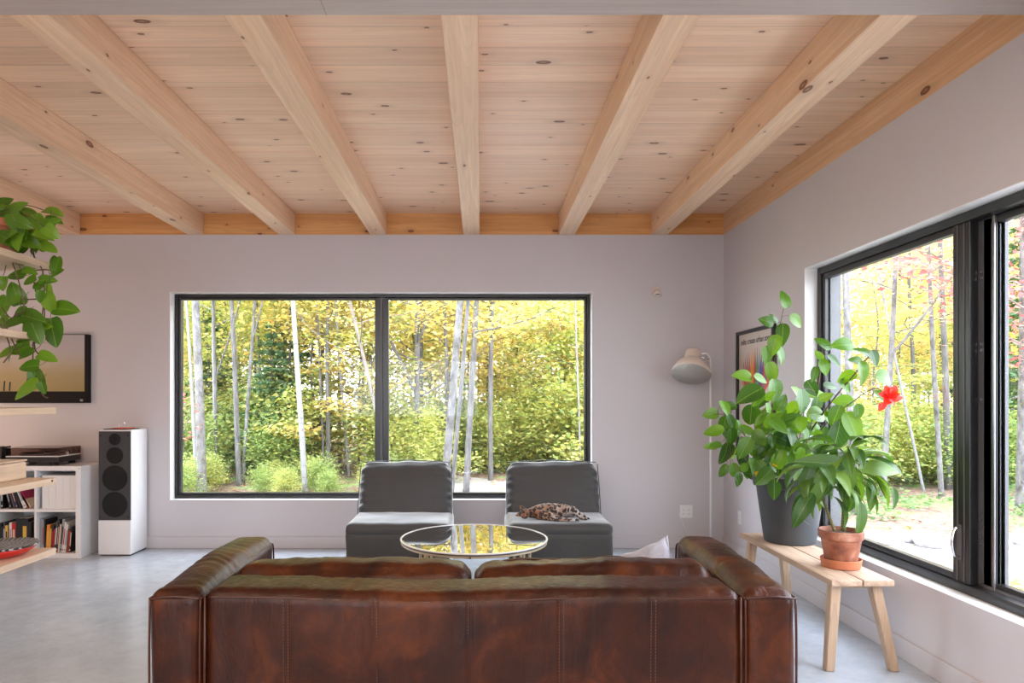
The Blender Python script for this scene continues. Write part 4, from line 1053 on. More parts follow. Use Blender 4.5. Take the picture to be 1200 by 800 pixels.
# ================================================================ HIBISCUS
def hibiscus():
    rng = random.Random(11)
    c = Vector((1.930, 4.262, .47))
    root = empty('potted_hibiscus', c, 0, 'tall bushy potted plant with one red flower in a charcoal planter on the bench', 'plant')
    MB().lathe([(0, 0), (.143, 0), (.150, .006), (.196, .345), (.212, .348), (.220, .405), (.217, .412), (.207, .412), (.203, .37), (0, .365)], 64).build('planter', M['planter'], root, smooth=False, bevel=.002)
    MB().lathe([(0, .372), (.202, .372), (.2, .374), (0, .385)], 40).build('soil', M['soil'], root, smooth=True)
    V = MB(c); L = MB(c)
    stems = [([(925, 556, 4.26), (912, 500, 4.28), (906, 450, 4.30), (911, 400, 4.32), (918, 362, 4.32)], .0045),
             ([(935, 556, 4.2), (948, 510, 4.05), (975, 470, 3.85), (1000, 440, 3.72), (1018, 418, 3.66), (1030, 410, 3.62)], .005),
             ([(915, 556, 4.26), (890, 530, 4.28), (868, 505, 4.3), (850, 487, 4.3), (836, 485, 4.3)], .0035),
             ([(940, 556, 4.22), (952, 490, 4.12), (960, 445, 4.08), (964, 405, 4.06)], .004),
             ([(930, 556, 4.22), (965, 500, 3.95), (1000, 470, 3.74), (1025, 455, 3.66), (1040, 464, 3.65)], .0035),
             ([(905, 556, 4.24), (888, 480, 4.2), (876, 450, 4.18)], .0035),
             ([(925, 556, 4.3), (940, 500, 4.34), (942, 470, 4.3)], .0035),
             ([(905, 560, 4.2), (875, 535, 4.15), (852, 533, 4.12)], .003),
             ([(945, 556, 4.15), (985, 530, 3.9), (1012, 535, 3.75)], .003)]
    cen = []
    for pts, r in stems:
        q = spline([P(*p) for p in pts], 6); n = len(q); V.tube(q, [r*(1.25-.8*i/n) for i in range(n)], 7); cen += q[3:]
    def near(p): return min(cen, key=lambda k: (k-p).length)
    lv = [(920, 350, 20, 100, 4.32), (935, 376, 20, -30, 4.30), (899, 376, 17, 160, 4.3), (908, 373, 15, 120, 4.34), (917, 392, 25, -100, 4.28), (907, 404, 23, -110, 4.22), (899, 417, 21, -80, 4.25), (916, 416, 22, -60, 4.3),
          (905, 437, 24, -80, 4.25), (910, 459, 28, -75, 4.22), (920, 479, 18, -60, 4.25), (878, 462, 32, 205, 4.1), (854, 476, 18, 185, 4.3), (833, 485, 18, 190, 4.3), (848, 497, 18, -110, 4.28), (859, 500, 20, -70, 4.25),
          (857, 513, 22, -80, 4.2), (851, 533, 26, -100, 4.15), (839, 521, 14, 180, 4.2), (878, 521, 22, 10, 4.05), (890, 509, 20, 60, 4.1), (880, 488, 26, -90, 4.2), (870, 440, 22, 170, 4.18), (892, 444, 18, -20, 4.18),
          (941, 470, 27, -90, 4.0), (965, 401, 20, 130, 4.05), (989, 403, 25, 175, 3.85), (978, 422, 17, -40, 4.0), (960, 416, 12, 130, 4.06), (967, 430, 18, -70, 4.02), (954, 439, 17, -100, 4.05),
          (1013, 411, 22, 140, 3.64), (1025, 420, 18, -70, 3.62), (1013, 438, 28, -70, 3.64), (1040, 442, 27, -2, 3.58), (992, 441, 20, 200, 3.75), (991, 452, 18, -50, 3.76), (974, 452, 16, 0, 3.85), (988, 470, 21, 180, 3.8),
          (979, 488, 25, -110, 3.78), (1006, 483, 18, -80, 3.72), (1000, 500, 34, -75, 3.72), (982, 513, 38, -90, 3.78), (961, 485, 26, 0, 3.9), (1012, 533, 20, -20, 3.72), (997, 531, 18, 150, 3.78), (1003, 422, 16, 170, 3.7),
          (848, 560-8, 16, -120, 4.1), (862, 553, 22, -60, 4.08), (866, 562, 16, -90, 4.02), (1033, 462, 16, 140, 3.7), (952, 455, 20, -60, 4.08), (930, 498, 22, 20, 4.1), (920, 515, 26, -20, 4.0)]
    for x, y, l, a, yy in lv:
        cc = P(x, y, yy); ln = l*yy/800*1.15
        d = Vector((math.cos(R(a)), rng.uniform(-.35, .25), math.sin(R(a)))).normalized()
        n = Vector((rng.uniform(-.5, .5), -1, rng.uniform(.1, .9)))
        s = cc-d*ln/2
        leaf(L, s, d, n, ln, ln*rng.uniform(.27, .36), rng.uniform(.1, .55), .22, 'ovate')
        k = near(s)
        if (k-s).length < .35: V.tube(spline([s, (s+k)/2+Vector((0, 0, .006)), k], 3), .0013, 4)
    for k in range(190):
        g = rng.random()
        if g < .75: x, y = rng.gauss(912, 32), rng.gauss(522, 22)
        else: x, y = rng.uniform(890, 985), rng.uniform(455, 530)
        if y > 562 or x < 838 or x > 1000: continue
        if y < 440: continue
        yy = 4.22+rng.uniform(-.30, .22)-(x-912)*.0018
        cc = P(x, y, yy)
        if cc.x > 2.17: continue
        ln = rng.uniform(.075, .145)
        a = rng.uniform(0, 2*math.pi) if rng.random() < .35 else rng.uniform(-2.4, -.7)
        d = Vector((math.cos(a), rng.uniform(-.8, .5), math.sin(a)*.9)).normalized()
        if (cc+d*ln).x > 2.19 or (cc.z+d.z*ln < .86 and (Vector((cc.x, cc.y))-Vector((c.x, c.y))).length < .26): continue
        leaf(L, cc, d, Vector((rng.uniform(-.6, .6), -.8, rng.uniform(.0, 1.2))), ln, ln*rng.uniform(.25, .36), rng.uniform(.1, .6), .2, 'ovate')
        kk = near(cc)
        if (kk-cc).length < .2: V.tube([cc, kk], .0012, 4)
    V.build('stem', M['stem_brown'], root, smooth=True); L.build('foliage', M['hib'], root, smooth=True)
    # flower
    m = leafmat('red_petal', [(.75, .02, .015), (.85, .04, .02)], None, .5, .3)
    F = MB(c); fc = P(1043, 464, 3.65)
    for ring, (n, ln, tilt) in enumerate(((6, .062, .15), (6, .050, .5), (5, .038, .9))):
        for k in range(n):
            a = 2*math.pi*k/n+ring*.5; d = Vector((math.cos(a)*math.cos(tilt), -math.sin(tilt)-.1, math.sin(a)*math.cos(tilt)))
            leaf(F, fc+rv(rng, .003), d+rv(rng, .15), Vector((0, -1, .3))+rv(rng, .3), ln, ln*.45, rng.uniform(-.3, .6), rng.uniform(-.3, .3), 'heart', 5)
    for dx, dz in ((-.034, -.034), (-.046, -.040)):
        leaf(F, fc+Vector((dx, 0, dz)), Vector((-.3, -.2, -1)), Vector((0, -1, 0)), .045, .018, .3, .3, 'heart', 5)
    fl = F.build('flower', m, root, smooth=True); tag(fl, 'red double flower')
    yl = leafmat('yellow_leaf', [(.75, .42, .03)], None, .5, .3)
    for x, y in ((886, 551), (898, 556), (905, 543), (892, 560-2)):
        Y_ = MB(c)
        leaf(Y_, P(x, y, 4.06), Vector((rng.uniform(-1, 1), -.3, rng.uniform(-.5, .3))), Vector((0, -1, .5)), .04, .013, .3, .2)
        tag(Y_.build('withered_leaf', yl, root, smooth=True), 'yellowed leaf above the planter rim')
hibiscus()
def small_plant():
    rng = random.Random(5)
    c = Vector((1.912, 3.620, .47))
    root = empty('potted_dumb_cane', c, 0, 'smaller plant with drooping pale-veined leaves in a weathered terracotta pot', 'plant')
    MB().lathe([(0, 0), (.088, 0), (.094, .004), (.101, .046), (.097, .048), (.088, .012), (0, .010)], 56).build('saucer', M['terracotta'], root, smooth=False, bevel=.0015)
    MB().lathe([(0, .013), (.072, .013), (.076, .018), (.098, .150), (.106, .152), (.1115, .192), (.109, .197), (.102, .197), (.098, .17), (0, .168)], 56).build('pot', M['terraold'], root, smooth=False, bevel=.0015)
    MB().lathe([(0, .172), (.099, .172), (0, .180)], 32).build('soil', M['soil'], root)
    V = MB(c); L = MB(c)
    m, nt, b = mat('ringed_cane'); sx = objco(nt, (1, 1, 1)); w = nt.nodes.new('ShaderNodeTexWave'); w.bands_direction = 'Z'; w.inputs['Scale'].default_value = 22; w.inputs['Distortion'].default_value = 2.5; nt.links.new(sx, w.inputs['Vector'])
    r = ramp(nt, [(.3, (.06, .10, .02)), (.55, (.30, .26, .10)), (.8, (.16, .09, .04))], w.outputs['Fac']); nt.links.new(r.outputs[0], b.inputs['Base Color']); b.inputs['Roughness'].default_value = .6
    canes = [[P(988, 622, 3.62), P(990, 590, 3.62), P(993, 565, 3.61), P(992, 540, 3.6)], [P(978, 622, 3.60), P(970, 600, 3.60), P(963, 578, 3.59), P(960, 556, 3.58)]]
    for i, q in enumerate(canes):
        s = spline(q, 6); V.tube(s, [(.013, .0085)[i]*(1-.3*k/len(s)) for k in range(len(s))], 10)
    V.build('cane', m, root, smooth=True)
    St = MB(c)
    for i in range(62):
        hub = canes[0][3] if i % 3 else canes[1][3]
        lev = rng.random()
        o = hub+Vector((0, 0, -.09+.13*lev))
        a = i*2.399+rng.uniform(-.3, .3)
        el = R(-20+75*lev+rng.uniform(-12, 12))
        out = Vector((math.cos(a)*math.cos(el), math.sin(a)*math.cos(el), math.sin(el)))
        pl = rng.uniform(.05, .10); s = o+out*pl
        ln = rng.uniform(.15, .235)
        if s.x+out.x*ln > 2.26: 
            out.x *= .35; out.normalize(); s = o+out*pl
        if s.x+out.x*ln > 2.27 : continue
        St.tube(spline([o, o+out*pl*.6+Vector((0, 0, .006)), s], 4), .0022, 5)
        leaf(L, s, out-Vector((0, 0, .25)), Vector((0, 0, 1))+rv(rng, .15), ln, ln*rng.uniform(.13, .19), rng.uniform(.6, 1.25), .25, 'lance', 9)
    # signature hanging leaves of the photo
    for x, y, l, a, yy in ((975, 562, 46, -95, 3.50), (995, 562, 48, -88, 3.48), (958, 575, 46, -100, 3.52), (1010, 610, 46, -92, 3.52), (1022, 580, 42, -85, 3.56), (1038, 573, 44, -55, 3.55), (945, 562, 48, -110, 3.5), (937, 590, 40, -115, 3.52), (1035, 548, 60, 2, 3.5), (965, 541, 62, 170, 3.45), (1012, 534, 30, 30, 3.6), (1050, 585, 30, -75, 3.50)):
        cc = P(x, y, yy); ln = l*yy/800
        d = Vector((math.cos(R(a)), rng.uniform(-.2, .1), math.sin(R(a)))).normalized()
        leaf(L, cc-d*ln/2, d, Vector((rng.uniform(-.3, .3), -1, .5)), ln, ln*.17, .3, .3, 'lance', 9)
        s = cc-d*ln/2; hb = canes[0][3]; St.tube(spline([s, (s+hb)/2+Vector((0, 0, .03)), hb], 4), .0022, 5)
    St.build('stem', M['stem_green'], root, smooth=True)
    L.build('foliage', M['bigleaf'], root, smooth=True)
small_plant()
# ================================================================ OUTDOORS
GZ = -.25
def ground():
    n = 90; vs = []; fs = []
    xs_ = np.linspace(-34, 60, n); ys_ = np.linspace(-14, 62, n)
    for y in ys_:
        for x in xs_:
            d = max(0, math.hypot(max(0, abs(x+1)-6), max(0, y-9)))
            z = GZ+noise.noise(Vector((x*.15, y*.15, 0)))*.35*min(1, d/8)+max(0, d-10)*.022
            vs.append((x, y, z))
    for i in range(n-1):
        for j in range(n-1): fs.append((i*n+j, i*n+j+1, (i+1)*n+j+1, (i+1)*n+j))
    m, nt, b = mat('forest_floor'); co = objco(nt)
    sp = nt.nodes.new('ShaderNodeSeparateXYZ'); nt.links.new(co, sp.inputs[0])
    fine = noise_(nt, co, 14, 6, .75); mid = noise_(nt, co, .9, 4, .6)
    litter = ramp(nt, [(.3, (.07, .04, .03)), (.45, (.17, .10, .07)), (.55, (.27, .18, .14)), (.7, (.34, .28, .24))], fine.outputs['Fac']).outputs[0]
    grass = ramp(nt, [(.3, (.07, .13, .04)), (.6, (.25, .36, .12))], fine.outputs['Fac']).outputs[0]
    c = mixc(nt, litter, grass, ramp(nt, [(.50, (0, 0, 0)), (.58, (1, 1, 1))], mid.outputs['Fac']).outputs[0])
    gravel = ramp(nt, [(.3, (.22, .19, .185)), (.5, (.36, .335, .33)), (.7, (.46, .44, .44))], noise_(nt, co, 30, 6, .8).outputs['Fac']).outputs[0]
    lf = noise_(nt, co, 9, 5, .7)
    gravel = mixc(nt, gravel, (.25, .12, .08), ramp(nt, [(.60, (0, 0, 0)), (.66, (.7, .7, .7))], lf.outputs['Fac']).outputs[0])
    # gravel yard round the house: x > -1.2, up to y 13 at the back and up to x 6.5+ on the right near the house
    edge = noise_(nt, co, .5, 3)
    yy = math_(nt, 'ADD', sp.outputs[1], math_(nt, 'MULTIPLY', edge.outputs['Fac'], 2.0))
    lim = math_(nt, 'MULTIPLY_ADD', sp.outputs[0], -1.25, 15.0)
    lim = math_(nt, 'MAXIMUM', lim, 8.6)
    a = math_(nt, 'LESS_THAN', yy, lim)
    a2 = math_(nt, 'GREATER_THAN', math_(nt, 'ADD', sp.outputs[0], math_(nt, 'MULTIPLY', edge.outputs['Fac'], 1.5)), -.6)
    a3 = math_(nt, 'LESS_THAN', sp.outputs[0], 16.0)
    g = math_(nt, 'MULTIPLY', math_(nt, 'MULTIPLY', a, a2), a3)
    nt.links.new(mixc(nt, c, gravel, g), b.inputs['Base Color']); b.inputs['Roughness'].default_value = .95
    bump(nt, b, fine.outputs['Fac'], .6, .05)
    MB().add(vs, fs).build('ground', m, smooth=True, kind='structure')
ground()
def gz(x, y):
    d = max(0, math.hypot(max(0, abs(x+1)-6), max(0, y-9)))
    return GZ+noise.noise(Vector((x*.15, y*.15, 0)))*.35*min(1, d/8)+max(0, d-10)*.022
def bark(name, stops, sc=(6, 6, 1.2), scale=3, marks=None):
    m, nt, b = mat(name); co = objco(nt, sc, rnd=True)
    n = noise_(nt, co, scale, 6, .7, .4); c = ramp(nt, stops, n.outputs['Fac']).outputs[0]
    if marks:
        co2 = objco(nt, (3, 3, 16), rnd=True); n2 = noise_(nt, co2, 1.6, 4, .7)
        c = mixc(nt, c, marks, ramp(nt, [(.60, (0,)*3), (.66, (1,)*3)], n2.outputs['Fac']).outputs[0])
    nt.links.new(c, b.inputs['Base Color']); b.inputs['Roughness'].default_value = .9
    bump(nt, b, n.outputs['Fac'], .5, .02); return m
M['bark_grey'] = bark('grey_maple_bark', [(.3, (.05, .046, .044)), (.5, (.11, .103, .10)), (.68, (.18, .172, .17))])
M['bark_pale'] = bark('pale_mottled_bark', [(.30, (.028, .025, .022)), (.42, (.095, .088, .086)), (.55, (.165, .157, .157)), (.7, (.23, .22, .22))], (4, 4, 2), 3, (.14, .15, .06))
M['bark_birch'] = bark('white_birch_bark', [(.3, (.17, .165, .165)), (.6, (.27, .265, .27))], (4, 4, 2), 3, (.10, .08, .07))
M['bark_dark'] = bark('brown_bark', [(.3, (.08, .07, .06)), (.5, (.18, .15, .13)), (.7, (.32, .29, .27))])
YEL = [(.60, .44, .13), (.66, .55, .20), (.52, .48, .19), (.62, .40, .14), (.58, .54, .30)]
YGR = [(.58, .50, .16), (.42, .45, .14), (.28, .37, .13), (.60, .53, .22), (.22, .32, .12)]
GRN = [(.17, .27, .10), (.26, .36, .13), (.38, .43, .16), (.20, .31, .11), (.50, .47, .16)]
ORG = [(.64, .36, .20), (.60, .46, .26), (.58, .28, .20), (.62, .50, .32), (.54, .34, .26)]
REDS = [(.40, .07, .08), (.50, .15, .17), (.48, .22, .22), (.55, .3, .27), (.36, .05, .07)]
PNK = [(.60, .26, .24), (.62, .38, .32), (.60, .50, .28), (.56, .22, .20)]
M['lf_y'] = leafmat('yellow_leaves', YEL, None, .6, .5, tr=(1.4, 1.4, 1.1)); M['lf_yg'] = leafmat('yellow_green_leaves', YGR, None, .6, .5, tr=(1.4, 1.4, 1.1))
M['lf_g'] = leafmat('green_leaves', GRN, None, .6, .5, tr=(1.4, 1.4, 1.1)); M['lf_o'] = leafmat('orange_leaves', ORG, None, .6, .5, tr=(1.4, 1.4, 1.1))
M['lf_r'] = leafmat('red_leaves', REDS, None, .6, .5, tr=(1.4, 1.4, 1.1)); M['lf_p'] = leafmat('pink_leaves', PNK, None, .6, .5, tr=(1.4, 1.4, 1.1))
M['needle'] = leafmat('conifer_needles', [(.08, .16, .08), (.12, .21, .10), (.16, .26, .13)], None, .7, .2)
nrs = np.random.RandomState(3)
def leafcloud(name, cen, size, up=.75, parent=None, m=None):
    """one mesh of small folded leaves at the given centres (n,3)"""
    n = len(cen); s = size*(.6+.8*nrs.rand(n, 1))
    a = nrs.rand(n)*2*np.pi
    d = np.stack([np.cos(a), np.sin(a), nrs.randn(n)*.35-.2], 1); d /= np.linalg.norm(d, axis=1, keepdims=True)
    nr = np.stack([nrs.randn(n)*(1-up)*1.6, nrs.randn(n)*(1-up)*1.6, np.ones(n)], 1); nr -= d*np.sum(nr*d, 1, keepdims=True); nr /= np.linalg.norm(nr, axis=1, keepdims=True)
    q = np.cross(d, nr)
    v = np.stack([cen-d*s*.5, cen+q*s*.36+nr*s*.08, cen+d*s*.5, cen-q*s*.36+nr*s*.08], 1).reshape(-1, 3)
    me = bpy.data.meshes.new(name); me.vertices.add(4*n); me.vertices.foreach_set('co', v.astype(np.float32).ravel())
    me.loops.add(6*n); me.polygons.add(2*n)
    idx = (np.arange(n)[:, None]*4+np.array([[0, 1, 2, 0, 2, 3]])).ravel()
    me.loops.foreach_set('vertex_index', idx.astype(np.int32)); me.polygons.foreach_set('loop_start', (np.arange(2*n)*3).astype(np.int32))
    me.polygons.foreach_set('loop_total', np.full(2*n, 3, np.int32)); me.update(calc_edges=True)
    me.materials.append(m)
    o = bpy.data.objects.new(name, me); COL.objects.link(o); o.parent = parent
    return o
def tree(seed, h, r, lean=(0, 0), zlo=.25, nb=22, blen=1.6, nl=3200, lsize=.085, barkm='bark_grey', leafm='lf_y', rise=.35, flat=.10, wob=.12, fork=None, spread=.26):
    """local coordinates, base at origin; returns root empty with trunk and foliage children"""
    rng = random.Random(seed)
    root = empty('tree')
    T = MB(); n = 9
    ph = rng.uniform(0, 6)
    pts = [Vector((lean[0]*i/n*h/6+math.sin(i*1.1+ph)*wob*(i/n), lean[1]*i/n*h/6+math.cos(i*.9+ph)*wob*(i/n), h*i/n-.12)) for i in range(n+1)]
    tp = spline(pts, 3); N_ = len(tp)
    rad = [r*(1.0-.80*(i/N_)**1.15)*(1.25 if i == 0 else 1) for i in range(N_)]
    T.tube(tp, rad, 9)
    centers = []
    def twig(p, d, L, r0, depth):
        k = 5; q = [p]; dd = d.copy()
        for i in range(k):
            dd = (dd+Vector((rng.gauss(0, .16), rng.gauss(0, .16), rng.gauss(.02, .10)))).normalized(); q.append(q[-1]+dd*L/k)
        T.tube(q, [r0*(1-.75*i/k) for i in range(k+1)], 5 if depth else 6, cap=False)
        for i in range(1, k+1): centers.append((q[i], L*(.5 if depth else 1)))
        if depth < 1:
            for i in range(2, k+1):
                if rng.random() < .75:
                    sd = Vector((rng.gauss(0, 1), rng.gauss(0, 1), rng.gauss(0, .25))).normalized()
                    twig(q[i], (dd+sd*.9).normalized(), L*rng.uniform(.3, .5), r0*.4, depth+1)
    if fork:
        for (t, dx, dy, L) in fork:
            i = int(t*(N_-1)); q = [tp[i]+Vector((dx*L*k/6+math.sin(k)*.03, dy*L*k/6, L*k/6*(.9))) for k in range(7)]
            T.tube(spline(q, 3), [rad[i]*.62*(1-.7*k/18) for k in range(19)], 7, cap=False)
            for p in q[2:]: centers.append((p, .8))
    for b in range(nb):
        t = zlo+(1-zlo)*(b+.5)/nb; i = min(N_-2, int(t*(N_-1))); a = b*2.4+rng.uniform(-.5, .5)
        L = blen*(1.15-.65*t)*rng.uniform(.7, 1.25)
        twig(tp[i], Vector((math.cos(a), math.sin(a), rise+rng.uniform(-.15, .2))).normalized(), L, rad[i]*.36, 0)
    tr = T.build('trunk', M[barkm], root, smooth=True)
    if nl:
        cs = np.array([tuple(c[0]) for c in centers]); w = np.array([c[1] for c in centers]); w /= w.sum()
        k = nrs.choice(len(cs), nl, p=w)
        cen = cs[k]+nrs.randn(nl, 3)*np.array([spread, spread, flat])
        cen[:, 2] = np.maximum(cen[:, 2], .05)
        leafcloud('foliage', cen, lsize, parent=root, m=M[leafm])
    return root
def conifer(seed, h, r, nl=9000):
    rng = random.Random(seed); root = empty('conifer')
    T = MB(); T.tube([(0, 0, -.1), (0, 0, h*.5), (0, 0, h)], [r, r*.6, .01], 8); C = []
    z = .35
    while z < h*.97:
        L = (h-z)*.34+.15; nb = 7
        for k in range(nb):
            a = rng.uniform(0, 6.28); d = Vector((math.cos(a), math.sin(a), -.12)); e = Vector((0, 0, z))+d*L
            T.tube([(0, 0, z), tuple(Vector((0, 0, z))+d*L*.5+Vector((0, 0, .03))), tuple(e)], [.018, .012, .004], 4, cap=False)
            m_ = int(60*L)+10; t = nrs.rand(m_)**.7; side = nrs.randn(m_)*.13*L*(1.1-t)*1.3
            pp = np.array([0, 0, z])+np.outer(t, np.array(d)*L)+np.outer(side, np.array([-math.sin(a), math.cos(a), 0]))
            pp[:, 2] += nrs.randn(m_)*.035-np.abs(side)*.2; C.append(pp)
        z += rng.uniform(.16, .26)
    C = np.concatenate(C)
    T.build('trunk', M['bark_dark'], root, smooth=True); leafcloud('foliage', C, .10, up=.6, parent=root, m=M['needle'])
    return root
def place(src, x, y, rz=0, sc=1, label=None, group=None, cat='tree', name=None, used=set()):
    o = copy_tree(src) if src.name in used else src
    used.add(src.name)
    if name: o.name = name
    o.location = (x, y, gz(x, y)); o.rotation_euler = (0, 0, rz); o.scale = (sc,)*3
    tag(o, label, cat, group)
    return o
def recol(root, leafm):
    for ch in root.children:
        if ch.name.startswith('foliage'):
            ch.data = ch.data.copy(); ch.data.materials[0] = M[leafm]
# ---- singled out trunks: (px bottom, px top(y=350), width px, depth, bark, leaf, label, kwargs)
def special(i, pb, pt, wpx, Y, barkm, leafm, name, label, h=9.5, yb=575, ytop=350, **kw):
    x = (pb-563)*Y/800; y0z = gz(x, Y)
    zt = 1.36+(467-ytop)*Y/800; zb = 1.36-(yb-467)*Y/800
    slope = ((pt-pb)*Y/800)/(zt-zb)      # metres sideways per metre up
    x0 = x-slope*(zb-y0z)
    kw.setdefault('wob', .05)
    t = tree(100+i, h, wpx*Y/800/2*.86, lean=(slope*6, 0), barkm=barkm, leafm=leafm, **kw)
    t.name = name
    t.location = (x0, Y, y0z); tag(t, label, 'tree')
HI = dict(zlo=.42, nb=14, nl=1500)
special(1, 213, 211, 9, 12.5, 'bark_pale', 'lf_y', 'maple_tree', 'pale trunk at the far left edge of the left back pane', **HI)
special(2, 237, 231, 13, 11.5, 'bark_pale', 'lf_y', 'maple_tree', 'thickest mottled grey trunk near the left side of the left back pane', **HI)
special(3, 231, 219, 5, 11.9, 'bark_birch', 'lf_yg', 'birch_tree', 'thin whitish trunk crossing in front of the thickest mottled one on the left', **HI)
special(4, 254, 250, 5, 13, 'bark_grey', 'lf_y', 'maple_tree', 'slim grey trunk just right of the thickest mottled trunk, left pane', fork=[(.25, .28, 0, 4)], **HI)
special(5, 281, 271, 7.5, 12.5, 'bark_grey', 'lf_y', 'maple_tree', 'straight grey trunk at one third of the left back pane, leaning left', **HI)
special(6, 284, 297, 5, 12.8, 'bark_pale', 'lf_o', 'maple_tree', 'pale trunk leaning right out of the same spot as the straight grey one', fork=[(.3, .2, 0, 3)], **HI)
special(7, 312, 302, 3.6, 15, 'bark_grey', 'lf_yg', 'maple_tree', 'thin pair of grey stems mid left pane, left of the birch', fork=[(.18, .12, 0, 5)], zlo=.3, nb=16, nl=2500)
special(8, 338, 341, 4, 14.5, 'bark_grey', 'lf_yg', 'maple_tree', 'thin grey trunk close to the left of the white birch', zlo=.3, nb=16, nl=2200)
special(9, 358, 345, 8, 11.5, 'bark_birch', 'lf_y', 'birch_tree', 'bright white birch trunk right of centre in the left back pane', **HI)
special(10, 381, 371, 3.6, 13.5, 'bark_grey', 'lf_yg', 'maple_tree', 'thin dark grey stem right of the white birch, left pane', zlo=.25, nb=18, nl=2600)
special(11, 440, 410, 6, 12, 'bark_dark', 'lf_y', 'maple_tree', 'dark branchy trunk leaning left behind the back window mullion', yb=470, ytop=350, zlo=.2, nb=20, blen=2.2, nl=3000, h=9)
special(12, 411, 393, 4, 14, 'bark_birch', 'lf_yg', 'birch_tree', 'thin whitish stem at the lower right of the left back pane', zlo=.3, nb=16, nl=2400)
special(13, 486, 490, 9, 13.5, 'bark_grey', 'lf_y', 'maple_tree', 'grey forked trunk in the left third of the right back pane', fork=[(.30, .35, 0, 4), (.22, -.45, .1, 3.5)], zlo=.2, nb=20, blen=2.2, nl=2600)
special(14, 519, 540, 12, 9.5, 'bark_pale', 'lf_y', 'maple_tree', 'big pale mossy trunk leaning right in the right back pane', zlo=.30, nb=10, nl=500, blen=2.2, fork=[(.36, .8, -.1, 2.6)])
special(15, 529, 547, 6.5, 10.0, 'bark_grey', 'lf_o', 'maple_tree', 'slimmer grey twin trunk right behind the big pale mossy one', zlo=.35, nb=10, nl=600, blen=2)
special(16, 546, 557, 9, 11.5, 'bark_grey', 'lf_yg', 'maple_tree', 'grey trunk right of the mossy twin trunks, right back pane', zlo=.28, nb=16, nl=2000)
special(17, 681, 675, 3, 14, 'bark_birch', 'lf_yg', 'birch_tree', 'very thin white stem near the right edge of the back window', zlo=.3, nb=14, nl=1800)
special(18, 1003, 990, 11, 9.5, 'bark_pale', 'lf_p', 'maple_tree', 'pale spotted trunk behind the flowering plant, right window', yb=590, ytop=320, zlo=.4, nb=12, nl=700)
special(19, 1034, 1049, 8, 11, 'bark_pale', 'lf_o', 'maple_tree', 'pale trunk right of the red flower, with a crossing dead limb', yb=590, ytop=300, zlo=.3, nb=12, nl=700, fork=[(.28, .7, 0, 2.6)])
special(20, 1104, 1088, 7, 11.5, 'bark_pale', 'lf_y', 'maple_tree', 'left one of the two tall trunks beside the right window handle stile', yb=590, ytop=290, zlo=.4, nb=12, nl=700)
special(21, 1112, 1103, 9, 12.2, 'bark_grey', 'lf_p', 'maple_tree', 'right one of the two tall trunks beside the right window handle stile', yb=590, ytop=290, zlo=.4, nb=12, nl=700)
special(22, 1084, 1062, 4, 12, 'bark_birch', 'lf_y', 'maple_tree', 'thin pale stem leaning left at the lower middle of the right window', yb=575, ytop=470, h=8, zlo=.35, nb=12, nl=900)
special(23, 1196, 1199, 13, 10.2, 'bark_pale', 'lf_y', 'maple_tree', 'thick pale trunk at the right picture edge', yb=600, ytop=360, zlo=.42, nb=12, nl=600)
# ---- prototypes for the mass of the wood
def proto(*a, nm='young_tree', **k):
    t = tree(*a, **k); t.name = nm; return t
sap = [proto(31, 4.6, .035, zlo=.08, nb=24, blen=1.7, nl=4200, lsize=.10, leafm='lf_y', rise=.15, flat=.06, nm='sapling'),
       proto(32, 5.6, .040, zlo=.10, nb=26, blen=1.8, nl=4600, lsize=.10, leafm='lf_yg', rise=.12, flat=.06, nm='sapling'),
       proto(33, 3.6, .028, zlo=.06, nb=22, blen=1.4, nl=4000, lsize=.095, leafm='lf_g', rise=.12, flat=.07, nm='sapling')]
tall = [proto(41, 9.0, .10, zlo=.16, nb=30, blen=2.8, nl=10500, lsize=.125, leafm='lf_y', rise=.5, flat=.22, spread=.42, nm='maple_tree'),
        proto(42, 8.2, .09, zlo=.14, nb=30, blen=2.6, nl=10500, lsize=.125, leafm='lf_yg', rise=.45, flat=.20, spread=.42, barkm='bark_pale', nm='maple_tree'),
        proto(43, 8.8, .10, zlo=.20, nb=28, blen=2.6, nl=9500, lsize=.125, leafm='lf_o', rise=.5, flat=.22, spread=.42, nm='maple_tree'),
        proto(44, 10.0, .06, zlo=.35, nb=18, blen=1.8, nl=2200, lsize=.13, leafm='lf_y', rise=.5, flat=.2, barkm='bark_grey', nm='maple_tree'),
        proto(45, 10.0, .055, zlo=.38, nb=16, blen=1.8, nl=2000, lsize=.13, leafm='lf_yg', rise=.5, flat=.2, barkm='bark_birch', nm='birch_tree')]
pnk = proto(46, 8.8, .09, zlo=.22, nb=28, blen=2.6, nl=9000, lsize=.12, leafm='lf_p', rise=.5, flat=.22, spread=.42, nm='maple_tree')
shr = [proto(51, 1.3, .015, zlo=.05, nb=22, blen=.9, nl=3800, lsize=.075, leafm='lf_g', rise=.5, flat=.12, spread=.16, nm='shrub'),
       proto(52, 1.5, .015, zlo=.05, nb=22, blen=1.0, nl=3600, lsize=.080, leafm='lf_yg', rise=.5, flat=.12, spread=.16, nm='shrub')]
con = conifer(61, 4.2, .05); con.name = 'fir_tree'
rng = random.Random(77)
SPOT = []
def free(x, y, d):
    for a, b_ in SPOT:
        if (a-x)**2+(b_-y)**2 < d*d: return False
    SPOT.append((x, y)); return True
GB1 = 'trees deep in the wood behind the back window'; GB2 = 'trees deep in the wood behind the right window'
GS1 = 'yellow saplings under the trees behind the back window'; GS2 = 'yellow saplings behind the right window'
